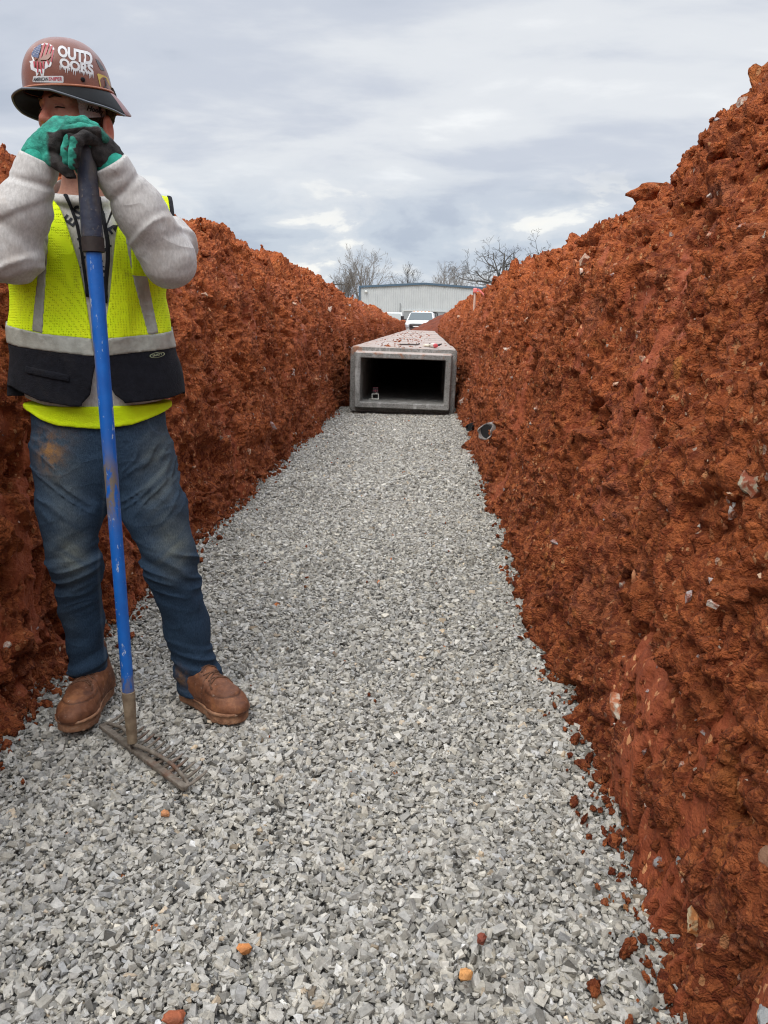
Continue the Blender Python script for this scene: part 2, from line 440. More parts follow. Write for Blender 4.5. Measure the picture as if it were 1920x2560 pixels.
tag(mesh_obj('gravel_bed', np.stack([gx, gy, gz], -1).reshape(-1, 3), np.stack([I[:-1, :-1], I[1:, :-1], I[1:, 1:], I[:-1, 1:]], -1).reshape(-1, 4), gbm, smooth=True), kind='structure')

# ------------------------------------------------------------------ trench banks
def interp(x, xp, fp): return np.interp(x, xp, fp)
def bank(side, name):
    if side > 0:
        X0 = 0.505
        crest = lambda y: interp(y, [-3, 2.0, 2.92, 3.24, 3.55, 12, 25, 31, 40, 43, 47], [1.99, 2.05, 2.06, 1.95, 1.80, 1.88, 1.90, 1.84, 1.78, 1.35, 0.2])
        prof = lambda c: [(0.0, -0.12), (0.0, 0.0), (0.07, 0.5), (0.16, 1.0), (0.28, 1.4), (0.42, 0.6*1.4+0.4*c), (0.58, 0.25*1.4+0.75*c), (0.80, c), (1.25, c+0.06), (2.6, c*0.95), (6.0, 0.4*c), (8.5, -0.25)]
    else:
        X0 = -1.235
        crest = lambda y: interp(y, [-3, 4, 7, 12.5, 18, 30, 42, 48, 55], [1.63, 1.70, 1.94, 1.90, 1.72, 1.60, 1.40, 1.1, 0.1])
        prof = lambda c: [(0.0, -0.12), (0.0, 0.0), (0.04, 0.5), (0.09, 1.0), (0.18, 1.35), (0.30, 0.6*1.35+0.4*c), (0.44, 0.25*1.35+0.75*c), (0.64, c), (1.1, c+0.04), (2.6, c*0.92), (6, 0.35*c), (8.5, -0.25)]
    ys = [-3.0]
    while ys[-1] < (47 if side > 0 else 55):
        y = ys[-1]; ys.append(y+(0.05 if y < 0.7 else max(0.0045, 0.0036*y)))
    ys = np.array(ys); C = crest(ys)
    # profile resampled: fine on the face, coarse behind the crest
    p1 = np.array(prof(2.2 if side > 0 else 2.05)); seg = np.r_[0, np.cumsum(np.linalg.norm(np.diff(p1, axis=0), axis=1))]
    fine_end = seg[8]
    ts = np.r_[np.arange(0, fine_end, 0.0062 if side > 0 else 0.0068), np.linspace(fine_end, seg[-1], 60)]
    U = interp(ts, seg, p1[:, 0]); 
    nt, ny = len(ts), len(ys)
    Z = np.zeros((ny, nt), np.float32); X = np.zeros((ny, nt), np.float32)
    Cg = np.linspace(C.min(), C.max(), 24); tab = []
    for c in Cg:
        pp = np.array(prof(c)); tab.append(interp(ts, seg, pp[:, 1]))
    tab = np.array(tab); fi = (C-Cg[0])/(Cg[-1]-Cg[0]+1e-9)*(len(Cg)-1); i0 = np.clip(fi.astype(int), 0, len(Cg)-2); fr = (fi-i0)[:, None]
    Z[:] = tab[i0]*(1-fr)+tab[i0+1]*fr
    X[:] = (X0+side*U)[None]
    Y = np.repeat(ys[:, None], nt, 1).astype(np.float32)
    # round the corners of the profile
    k = 15; ker = np.ones(k)/k
    for A in (X, Z):
        for _ in range(2):
            pad = np.pad(A, ((0, 0), (k//2, k//2)), mode='edge'); A[:] = np.apply_along_axis(lambda r: np.convolve(r, ker, 'valid'), 1, pad)
    dx = np.gradient(X, axis=1); dz = np.gradient(Z, axis=1); l = np.sqrt(dx*dx+dz*dz)+1e-9
    nx, nz = -dz/l*side, dx/l*side
    if side > 0: nx, nz = -dz/l, dx/l
    else: nx, nz = dz/l, -dx/l
    P = np.stack([X, Y, Z], -1)
    s = 31 if side > 0 else 77
    face = np.clip((1.75-Z)/0.35, 0, 1); up = 1-face
    warp = 0.10*np.stack([vnoise(P*3.1, s+1), vnoise(P*3.1, s+2), vnoise(P*3.1, s+3)], -1)
    Q = P+warp
    big = fbm(P*np.float32(1.15), 3, s+4)
    mid = fbm(Q*np.float32(3.6), 3, s+5)
    st_ = np.where(Z < 1.5, 0.62, 1.0)[..., None]*np.array([0, 0, 1.0])+np.array([1, 1, 0.0]); Q = (Q*np.where(Z[..., None] < 99, np.array([1, 1, 0.72], np.float32), 1)).astype(np.float32)
    w1, h1 = worley(Q*np.array([6.5, 6.5, 7.0], np.float32), s+6)
    w2, h2 = worley((Q+0.03*vnoise(P*22, s+30)[..., None])*np.array([17, 17, 15], np.float32), s+7)
    w3, h3 = worley(P*np.array([46, 46, 30], np.float32), s+8)
    fin = fbm(P*np.float32(55), 2, s+9)
    sm = fbm(P*np.array([2.4, 2.4, 1.0], np.float32), 4, s+10, gain=0.6)
    smear = np.clip((sm-0.12)/0.08, 0, 1)*np.clip((1.9-Z)/0.4, 0, 1)
    brk = np.clip((fbm(P*np.array([19, 19, 8], np.float32), 3, s+12, gain=0.65)+0.04)/0.12, 0, 1)
    smear = smear*brk
    streak = vnoise(P*np.array([26, 26, 1.6], np.float32), s+11)*0.6+vnoise(P*np.array([60, 60, 4], np.float32), s+13)*0.4
    cav = np.clip((fbm(Q*np.array([2.6, 2.6, 3.4], np.float32), 3, s+14)-0.30)/0.18, 0, 1)
    amp = np.interp(Z, [0, 0.8, 2.0], [0.035, 0.07, 0.16])
    rough = 1-0.85*smear
    d = amp*1.3*big+(0.042+0.05*up)*mid
    cr1 = fbm(Q*np.float32(13), 3, s+20, ridge=True)
    d += rough*((0.050+0.045*up)*(0.55-w1)*(0.4+h1)+(0.028+0.012*up)*(0.55-w2)*(0.3+1.2*h2)+0.015*(0.5-w3)*(0.3+h3)+0.011*fin+0.022*cr1)
    d += 0.009*face*streak
    pit = np.clip((fbm(Q*np.array([8, 8, 11], np.float32), 2, s+21)-0.30)/0.16, 0, 1)
    w0, h0 = worley(Q*np.array([2.7, 2.7, 3.4], np.float32), s+24)
    d += rough*(0.038*(h1-0.5)+0.016*(h2-0.5))+up*(0.075*(0.5-w0)+0.075*(h0-0.5))
    gm = np.clip((fbm(P*np.array([1.3, 1.3, 0.6], np.float32), 2, s+25)+0.05)/0.15, 0, 1)*face
    d += gm*(0.030*vnoise(np.stack([Y*11, X*3, Z*0.7], -1), s+26)+0.018*vnoise(np.stack([Y*31, X*6, Z*1.5], -1), s+27))
    d -= 0.075*cav*(0.4+0.6*face)+0.045*pit*rough
    # shallow horizontal ledges where the soil breaks along its bedding
    led = vnoise(np.stack([X*0.7, Y*0.7, Z*5.2+0.8*big], -1), s+15)
    d += 0.028*led*rough
    base = np.clip(1-Z/0.28, 0, 1); d += 0.022*base*base*(0.6+fbm(P*np.float32(4), 2, s+16))
    d = np.where(Z < -0.05, np.maximum(d, 0.0), d)
    if side > 0:   # keep the face clear of the concrete boxes
        lim = np.where((Y > 10.0) & (Z < 1.0), 0.07+0*d, 0.5)
        d = np.minimum(d, lim)
        # an overhanging lump on the near crest
        lump = np.exp(-(((Y-3.15)/0.18)**2+((Z-1.98)/0.11)**2))*0.14; d = d+lump*(X < 1.7)
    else:
        d = np.minimum(d, np.where((Y > 10.2) & (Z < 1.0), 0.15, 0.5))
    X = X+nx*d; Z = Z+nz*d; Y = Y+0.03*mid*rough
    V = np.stack([X, Y, Z], -1)
    I = np.arange(ny*nt).reshape(ny, nt)
    F = np.stack([I[:-1, :-1], I[1:, :-1], I[1:, 1:], I[:-1, 1:]], -1).reshape(-1, 4)
    if side > 0: F = F[:, ::-1]
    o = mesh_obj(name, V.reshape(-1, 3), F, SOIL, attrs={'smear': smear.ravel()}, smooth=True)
    tag(o, kind='structure')
    dN = np.stack([nx, 0*nx, nz], -1)
    return V, dN, ts, ys, smear
BR = bank(1, 'earth_bank_right'); BL = bank(-1, 'earth_bank_left')

# ------------------------------------------------------------------ merged pebbles and clods
def hull(n, flat, seed, jag=0.22):
    r = random.Random(seed); bm = bmesh.new()
    for k in range(n):
        v = Vector((r.gauss(0, 1), r.gauss(0, 1), r.gauss(0, 1))).normalized()*(1-jag*r.random())
        bm.verts.new((v.x, v.y*r.uniform(0.85, 1), v.z))
    bmesh.ops.convex_hull(bm, input=bm.verts[:])
    bmesh.ops.delete(bm, geom=[v for v in bm.verts if not v.link_faces], context='VERTS')
    bmesh.ops.triangulate(bm, faces=bm.faces[:]); bm.verts.index_update()
    V = np.array([v.co[:] for v in bm.verts]); F = np.array([[v.index for v in f.verts] for f in bm.faces]); bm.free()
    V[:, 2] *= flat; return V, F
def clod(seed, sub=2, amp=0.28):
    bm = bmesh.new(); bmesh.ops.create_icosphere(bm, subdivisions=sub, radius=1.0); bm.verts.index_update()
    V = np.array([v.co[:] for v in bm.verts]); F = np.array([[v.index for v in f.verts] for f in bm.faces]); bm.free()
    d = fbm(V*1.5+seed*3.7, 4, seed); d2 = worley(V*2.2+seed, seed)[0]; d3 = worley(V*5+seed, seed+3)[0]
    q = np.array([1, 0.8, 0.62])*(1+0.3*np.sin(seed*np.array([1.3, 2.1, 3.7])))
    return V*(1+0.55*d+0.75*(0.5-d2)+0.25*(0.5-d3))[:, None]*0.85*q, F
def randrot(n, tilt, rg):
    a = rg.uniform(0, 2*np.pi, n); b = rg.normal(0, tilt, n); c = rg.normal(0, tilt, n)
    ca, sa, cb, sb, cc, sc = np.cos(a), np.sin(a), np.cos(b), np.sin(b), np.cos(c), np.sin(c)
    z = np.zeros(n); o = np.ones(n)
    Rz = np.stack([ca, -sa, z, sa, ca, z, z, z, o], -1).reshape(n, 3, 3)
    Rx = np.stack([o, z, z, z, cb, -sb, z, sb, cb], -1).reshape(n, 3, 3)
    Ry = np.stack([cc, z, sc, z, o, z, -sc, z, cc], -1).reshape(n, 3, 3)
    return Rx @ Ry @ Rz
def scatter(name, T, pos, Rm, sc, cols, mat, smooth=False, extra=None):
    n = len(pos); tid = np.arange(n) % len(T); VV = []; FF = []; CC = []; off = 0; sc = np.asarray(sc)
    if sc.ndim == 1: sc = np.repeat(sc[:, None], 3, 1)
    for k, (tv, tf) in enumerate(T):
        m = np.where(tid == k)[0]
        if not len(m): continue
        v = tv[None]*sc[m][:, None, :]
        v = np.einsum('nij,nvj->nvi', Rm[m], v)+pos[m][:, None]
        f = tf[None]+(off+np.arange(len(m))*len(tv))[:, None, None]
        VV.append(v.reshape(-1, 3)); FF.append(f.reshape(-1, 3)); CC.append(np.repeat(cols[m], len(tv), 0)); off += v.shape[0]*v.shape[1]
    return mesh_obj(name, np.concatenate(VV), np.concatenate(FF), mat, smooth=smooth, attrs=dict(stone=np.concatenate(CC), **(extra or {})))

st = NT('crushed_limestone')
sc_ = t_ = st.attr('stone', 0)
sn = st.noise(120, 5, 0.65); sn2 = st.noise(28, 4, 0.6)
c = st.mix(st.ramp(sn, [(0.3, 0.0), (0.7, 1.0)]), st.mix(1.0, sc_, (0.74, 0.74, 0.74), 'MULTIPLY'), st.mix(1.0, sc_, (1.18, 1.17, 1.15), 'MULTIPLY'))
c = st.mix(st.ramp(sn2, [(0.60, 0.0), (0.72, 0.25)]), c, (0.62, 0.60, 0.56))
st.bump(st.noise(260, 4, 0.7), 0.0015, 0.6)
STONE = st.fin(c, 0.88, spec=0.25)

def block(seed):
    r = random.Random(seed); bm = bmesh.new()
    for sx in (-1, 1):
        for sy in (-1, 1):
            for sz in (-1, 1):
                j = lambda: r.uniform(-0.38, 0.22)
                p = Vector((sx*(0.85+j()), sy*(0.8+j()), sz*(0.75+j())))
                if r.random() < 0.28: p *= r.uniform(0.45, 0.7)
                bm.verts.new(p)
    for k in range(r.choice([0, 1, 2, 2])): bm.verts.new((r.uniform(-1.15, 1.15), r.uniform(-.9, .9), r.uniform(-.5, .5)))
    bmesh.ops.convex_hull(bm, input=bm.verts[:]); bmesh.ops.delete(bm, geom=[v for v in bm.verts if not v.link_faces], context='VERTS')
    bmesh.ops.triangulate(bm, faces=bm.faces[:]); bm.verts.index_update()
    V = np.array([v.co[:] for v in bm.verts]); F = np.array([[v.index for v in f.verts] for f in bm.faces]); bm.free()
    V[:, 2] *= r.uniform(0.55, 1.0); return V, F
T_gr = [block(k) for k in range(60)]
T_st = [hull(random.Random(k).choice([9, 10, 12, 14]), random.Random(k+50).uniform(0.42, 0.85), k) for k in range(48)]
rg = np.random.default_rng(3)
def gravel(y0, y1, dens, size, seed):
    rg = np.random.default_rng(seed)
    n = int((y1-y0)*2.15*dens); x = rg.uniform(-1.45, 0.70, n); y = rg.uniform(y0, y1, n)
    L_ = np.clip(rg.lognormal(math.log(size), 0.44, n), size*0.4, size*2.4)
    sc = np.stack([L_, L_*rg.uniform(0.5, 0.9, n), L_*rg.uniform(0.5, 0.95, n)], -1)*0.52
    z = gravel_z(x, y)-0.006+np.where(rg.random(n) < 0.4, rg.uniform(-0.018, -0.008, n), rg.uniform(-0.006, 0.007, n))-0.25*np.maximum(L_-0.03, 0)
    g_ = np.clip(rg.normal(0.385, 0.085, n), 0.13, 0.62)
    warm = rg.normal(0.0, 0.022, n)
    col = np.stack([g_*(1+warm+0.035), g_*(1.0+0.3*warm), g_*(0.91-warm)], -1)
    wht = rg.random(n) < 0.02; col[wht] = np.clip(col[wht]*1.4, 0, 0.68)
    tan = rg.random(n) < 0.01; col[tan] *= [1.15, 0.98, 0.80]
    red = rg.random(n) < 0.0005; col[red] = [0.48, 0.17, 0.065]
    dark = rg.random(n) < 0.08; col[dark] *= 0.6
    # thin red-clay dust close to the banks
    e = np.clip((np.abs(x+0.35)-0.72)/0.25, 0, 1)*rg.random(n) > 0.72; col[e] *= [1.0, 0.62, 0.45]
    return np.stack([x, y, z], -1), randrot(n, 0.42, rg), sc, col
parts = [gravel(0.8, 2.6, 23000, 0.0138, 1), gravel(2.6, 5.2, 17500, 0.0142, 2), gravel(5.2, 11.2, 8000, 0.0185, 3), gravel(-1.2, 0.6, 1500, 0.03, 4)]
A = [np.concatenate([p[i] for p in parts]) for i in range(4)]
tag(scatter('gravel', T_gr, A[0], A[1], A[2], A[3], STONE), 'loose crushed grey limestone spread over the trench floor', 'gravel', kind='stuff')

# chert and limestone bits caught in the banks
def on_bank(B, n, rg, zmax=2.3, ymax=30, pow_=2.0, zmin=0.0):
    V, N, ts, ys, sm = B
    y = 0.9*np.exp(rg.random(n)**(1/1.0)*math.log(ymax/0.9)); iy = np.clip(np.searchsorted(ys, y), 0, len(ys)-1)
    it = rg.integers(0, int(len(ts)*0.82), n); p = V[iy, it]; m = (p[:, 2] > zmin) & (p[:, 2] < zmax)
    return p[m], N[iy, it][m], sm[iy, it][m]
EMB = NT('chert'); c = EMB.attr('stone', 0)
en = EMB.noise(60, 5, 0.7); c = EMB.mix(EMB.ramp(en, [(0.42, 0.0), (0.60, 0.9)]), c, (0.30, 0.07, 0.025))
EMB.bump(EMB.noise(160, 4), 0.004); CHERT = EMB.fin(c, 0.7)
P_, C_, S_, = [], [], []
rg = np.random.default_rng(11)
for B, n in ((BR, 700), (BL, 950)):
    p, nn, sm = on_bank(B, n, rg)
    s = np.clip(rg.lognormal(math.log(0.010), 0.62, len(p)), 0.004, 0.055)*np.clip(0.6+p[:, 1]*0.06, 0.6, 1.4)
    pal = np.array([(0.78, 0.58, 0.40), (0.72, 0.66, 0.58), (0.70, 0.36, 0.14), (0.62, 0.40, 0.26), (0.50, 0.50, 0.50), (0.80, 0.72, 0.60), (0.58, 0.22, 0.08)])
    P_.append(p+nn*(s*0.1)[:, None]); C_.append(pal[rg.integers(0, 7, len(p))]*rg.uniform(0.5, 0.9, (len(p), 1))); S_.append(s)
p = np.concatenate(P_); s = np.concatenate(S_)
sc = np.stack([s, s*rg.uniform(0.5, 1, len(s)), s*rg.uniform(0.6, 1.2, len(s))], -1)
tag(scatter('embedded_stones', T_gr, p, randrot(len(p), 1.0, rg), sc, np.concatenate(C_), CHERT), 'pale chert chips stuck all over the red clay banks', 'stones', kind='stuff')

# loose clods: on the crest, down the faces and along the foot of each bank
T_cl = [clod(k, 3) for k in range(12)]
P_, S_ = [], []
for B, side in ((BR, 1), (BL, -1)):
    V, N, ts, ys, sm = B; top = np.argmax(V[:, :int(len(ts)*0.85), 2] > 1.6, axis=1)
    n = 5200; y = 0.9*np.exp(rg.random(n)*math.log(40/0.9)); iy = np.clip(np.searchsorted(ys, y), 0, len(ys)-1)
    it = rg.integers(int(len(ts)*0.55), int(len(ts)*0.84), n); p = V[iy, it]
    m = p[:, 2] > 1.65; p = p[m]; s = np.clip(rg.lognormal(math.log(0.013), 0.7, len(p)), 0.005, 0.10)
    P_.append(p-[0, 0, 0]+N[iy, it][m]*(s*0.1)[:, None]); S_.append(s)
    n = 2600; y = 0.9*np.exp(rg.random(n)*math.log(30/0.9)); iy = np.clip(np.searchsorted(ys, y), 0, len(ys)-1)
    it = rg.integers(0, int(len(ts)*0.6), n); p = V[iy, it]; m = p[:, 2] > 0
    s = np.clip(rg.lognormal(math.log(0.010), 0.5, m.sum()), 0.004, 0.04)
    P_.append(p[m]+N[iy, it][m]*(s*0.2)[:, None]); S_.append(s)
    n = 800 if side > 0 else 2600; y = 1.0*np.exp(rg.random(n)*math.log(11/1.0)); x = (0.505 if side > 0 else -1.235)-side*np.abs(rg.normal(0, 0.055, n)) + side*0.035
    s = np.clip(rg.lognormal(math.log(0.0075), 0.6, n), 0.003, 0.024)
    P_.append(np.stack([x, y, gravel_z(x, y)+0.004+s*0.3], -1)); S_.append(s)
    n = 22; y = rg.uniform(1, 10, n); x = rg.uniform(-1.1, 0.45, n); s = rg.uniform(0.004, 0.011, n)
    P_.append(np.stack([x, y, gravel_z(x, y)+0.006], -1)); S_.append(s)
p = np.concatenate(P_); s = np.concatenate(S_)
o = scatter('soil_clods', T_cl, p, randrot(len(p), 1.5, rg), s[:, None]*rg.uniform(0.7, 1.2, (len(p), 3)), np.zeros((len(p), 3)), SOIL, smooth=True)
tag(o, 'crumbled red clay clods along the banks', 'clods', kind='stuff')

# ------------------------------------------------------------------ single rocks that stand out
def rock(name, c, r, col, label, cat, seed, rot=(0.3, 0.2, 0.4), two=None, rough=0.7, jag=0.25, mat=None):
    bm = bmesh.new(); rr = random.Random(seed)
    for k in range(26):
        v = Vector((rr.gauss(0, 1), rr.gauss(0, 1), rr.gauss(0, 1))).normalized()*(1-jag*rr.random()); bm.verts.new(v)
    bmesh.ops.convex_hull(bm, input=bm.verts[:]); bmesh.ops.delete(bm, geom=[v for v in bm.verts if not v.link_faces], context='VERTS')
    bmesh.ops.subdivide_edges(bm, edges=bm.edges[:], cuts=2, use_grid_fill=True); bmesh.ops.triangulate(bm, faces=bm.faces[:]); bm.verts.index_update()
    V = np.array([v.co[:] for v in bm.verts]); F = [tuple(v.index for v in f.verts) for f in bm.faces]; bm.free()
    V = V*(1+0.30*fbm(V*2.2+seed, 5, seed, gain=0.6))[:, None]*np.array(r)
    V = V @ (rotz(rot[2]) @ roty(rot[1]) @ rotx(rot[0])).T+np.array(c)
    if mat is None:
        t = NT(name+'_stone'); n = t.noise(30, 5, 0.6)
        cc = t.mix(t.ramp(n, [(0.45, 0.0), (0.58, 1.0)]), col, two or tuple(x*0.6 for x in col)); t.bump(t.noise(120, 5, 0.7), 0.003); mat = t.fin(cc, rough)
    o = mesh_obj(name, V, F, mat, origin=c); smooth_by_angle(o, 28); return tag(o, label, cat)
def bank_pt(B, z, y):
    V = B[0]; iy = int(np.clip(np.searchsorted(B[3], y), 0, len(B[3])-1)); it = int(np.argmin(np.abs(V[iy, :int(V.shape[1]*0.8), 2]-z))); return V[iy, it]
def pix_on_bank(B, x, y):
    """the bank vertex seen at a photo pixel"""
    V = B[0][::3, :int(B[0].shape[1]*0.9):3].reshape(-1, 3); d = V-[0, 0, CAM_H]; z = d @ _fw
    u = 960+1920*(d @ _rt)/z; v = 1280-1920*(d @ _up)/z
    e = (u-x)**2+(v-y)**2; e[z < 0.3] = 1e9; e = e+(z*3)**2; return V[np.argmin(e)]

# ------------------------------------------------------------------ concrete box culvert
cc = NT('cast_concrete')
n_a = cc.noise(3.0, 6, 0.6); n_b = cc.noise(45, 5, 0.65)
base = cc.mix(cc.ramp(n_a, [(0.3, 0.0), (0.7, 1.0)]), (0.20, 0.198, 0.19), (0.34, 0.335, 0.32))
base = cc.mix(cc.ramp(n_b, [(0.36, 0.6), (0.56, 0.0)]), base, (0.11, 0.108, 0.10)); base = cc.mix(cc.math('LESS_THAN', cc.vor(38), 0.16), base, (0.07, 0.07, 0.065))
base = cc.mix(cc.ramp(cc.noise(9, 5, 0.65, vec=cc.map(cc.obj, (1, 1, 0.35))), [(0.54, 0.0), (0.70, 0.7)]), base, (0.50, 0.50, 0.49))
geo = cc.t.nodes.new('ShaderNodeNewGeometry'); nz_ = cc.sepx(geo.outputs['Normal'])[2]
upf = cc.math('MULTIPLY', cc.math('GREATER_THAN', nz_, 0.6), cc.math('GREATER_THAN', cc.sepx()[2], 0.8))
mud = cc.ramp(cc.noise(2.6, 7, 0.72, dist=0.5), [(0.54, 0.0), (0.68, 0.62)])
base = cc.mix(cc.math('MULTIPLY', upf, 0.75), base, (0.52, 0.45, 0.41))
base = cc.mix(cc.math('MULTIPLY', upf, mud), base, (0.46, 0.16, 0.085))
edge = cc.math('MULTIPLY', cc.ramp(cc.noise(4.5, 5, 0.7), [(0.55, 0.0), (0.63, 0.75)]), cc.math('GREATER_THAN', cc.sepx()[2], 0.66))
base = cc.mix(edge, base, (0.34, 0.135, 0.06))
cc.bump(cc.math('ADD', cc.noise(60, 5, 0.7), cc.math('MULTIPLY', cc.noise(9, 3), 1.4)), 0.012, 0.9)
CONC = cc.fin(base, 0.9, spec=0.25)
def rrect(hw, hh, r, n=5):
    P = []
    for (sx, sy, a0) in ((1, 1, 0), (-1, 1, 90), (-1, -1, 180), (1, -1, 270)):
        for k in range(n):
            a = R(a0+90*k/(n-1)); P.append((sx*(hw-r)+r*math.cos(a), sy*(hh-r)+r*math.sin(a)))
    return P
CW, CH, CL_, Y0 = 1.435, 0.885, 1.83, 10.38
def culvert_mesh(tongue):
    hw, hh = CW/2, CH/2; L_ = CL_-0.004
    rings = [(0.150, 0.05, L_, 0.02), (0.150, 0.05, 0.012, 0.02), (0.140, 0.05, 0.0, 0.02), (0.086, 0.03, 0.0, 0.02), (0.076, 0.03, 0.010, 0.02), (0.066, 0.02, 0.125, 0.03), (0.060, 0.02, 0.138, 0.03),
             (0.014, 0.02, 0.142, 0.05), (0.0, 0.02, 0.158, 0.055), (0.0, 0.02, L_-0.024, 0.055), (0.030, 0.02, L_-0.012, 0.05), (0.040, 0.02, L_, 0.05)]
    if not tongue: rings = [(0.150, 0.05, L_, 0.02), (0.150, 0.05, 0.002, 0.02), (0.040, 0.02, 0.002, 0.045), (0.030, 0.02, 0.012, 0.045), (0.0, 0.02, 0.026, 0.055), (0.0, 0.02, L_-0.024, 0.055), (0.030, 0.02, L_-0.012, 0.045), (0.040, 0.02, L_, 0.045)]
    V = []; F = []
    for (ins, _, y, r) in rings:
        for (x, z) in rrect(hw-ins, hh-ins, r): V.append((x, y, z+hh))
    n = 20; m = len(rings)
    for i in range(m):
        j = (i+1) % m
        for k in range(n): F.append((i*n+k, j*n+k, j*n+(k+1) % n, i*n+(k+1) % n))
    return np.array(V), F
CMES = []
for tg_ in (True, False):
    CV, CF = culvert_mesh(tg_); bmc = bmesh.new(); vs = [bmc.verts.new(v) for v in CV]
    for f in CF: bmc.faces.new([vs[i] for i in f])
    bmesh.ops.recalc_face_normals(bmc, faces=bmc.faces[:])
    cme = bpy.data.meshes.new('culvert_section'); bmc.to_mesh(cme); bmc.free(); cme.materials.append(CONC)
    cme.polygons.foreach_set('use_smooth', np.ones(len(cme.polygons), bool)); cme.set_sharp_from_angle(angle=R(30)); CMES.append(cme)
ordn = ['', 'second', 'third', 'fourth', 'fifth', 'sixth', 'seventh', 'eighth', 'ninth', 'tenth', 'eleventh', 'twelfth', 'thirteenth', 'fourteenth', 'fifteenth']
rc = random.Random(4)
for k in range(15):
    o = bpy.data.objects.new('culvert_section', CMES[0 if k == 0 else 1]); COL.objects.link(o)
    o.location = (-0.306+(rc.uniform(-0.006, 0.006) if k else 0), Y0+k*CL_, 0.006+(rc.uniform(-0.004, 0.006) if k else 0)); o.rotation_euler = (0, R(0.9), R(-0.5) if k == 0 else 0)
    tag(o, 'nearest concrete box culvert section with open dark end facing the gravel' if k == 0 else ordn[k]+' concrete box culvert section behind the open end', 'culvert', 'concrete box culvert sections laid in a row')
# red crumbs on the lid
n = 420; rg = np.random.default_rng(21)
p = np.stack([rg.normal(-0.42, 0.33, n).clip(-0.98, 0.36), Y0+0.15+rg.random(n)**1.3*22, np.full(n, CH+0.008)], -1); p[:, 2] -= (p[:, 0]+0.306)*math.sin(R(0.9))
s = np.clip(rg.lognormal(math.log(0.009), 0.6, n), 0.004, 0.035)
o = scatter('lid_crumbs', T_cl, p, randrot(n, 0.6, rg), np.stack([s*1.4, s*1.2, s*0.5], -1), np.zeros((n, 3)), SOIL, smooth=True)
tag(o, 'red clay crumbs scattered over the culvert lid', 'soil crumbs', kind='stuff')

# ------------------------------------------------------------------ spoil heap over the far end of the culvert
def heap():
    nx_, ny_ = 220, 150; xs = np.linspace(-2.2, 7.0, nx_); ys = np.linspace(37.4, 48.5, ny_)
    X, Y = np.meshgrid(xs, ys, indexing='ij')
    top = np.interp(X, [-2.2, -1.1, -0.8, 2.2, 3.2, 5.5, 7], [0.2, 0.80, 0.93, 2.42, 2.45, 2.2, -0.2])
    f = np.clip((Y-37.4)/3.6, 0, 1)**0.8*np.clip((48.5-Y)/3.5, 0, 1)
    P = np.stack([X, Y, 0*X], -1)
    Z = top*f-0.1+0.10*fbm(P*1.3, 3, 91)+0.05*fbm(P*5, 3, 92)+0.06*(0.5-worley(P*3.3, 93)[0])
    I = np.arange(nx_*ny_).reshape(nx_, ny_)
    F = np.stack([I[:-1, :-1], I[1:, :-1], I[1:, 1:], I[:-1, 1:]], -1).reshape(-1, 4)
    t = NT('dark_clay'); n = t.noise(3, 6, 0.7); c = t.mix(t.ramp(n, [(0.3, 0.0), (0.7, 1.0)]), (0.125, 0.030, 0.014), (0.25, 0.062, 0.026))
    t.bump(t.noise(14, 6, 0.7), 0.08)
    tag(mesh_obj('spoil_mound', np.stack([X, Y, Z], -1).reshape(-1, 3), F, t.fin(c, 0.95), smooth=True), kind='structure')
heap()

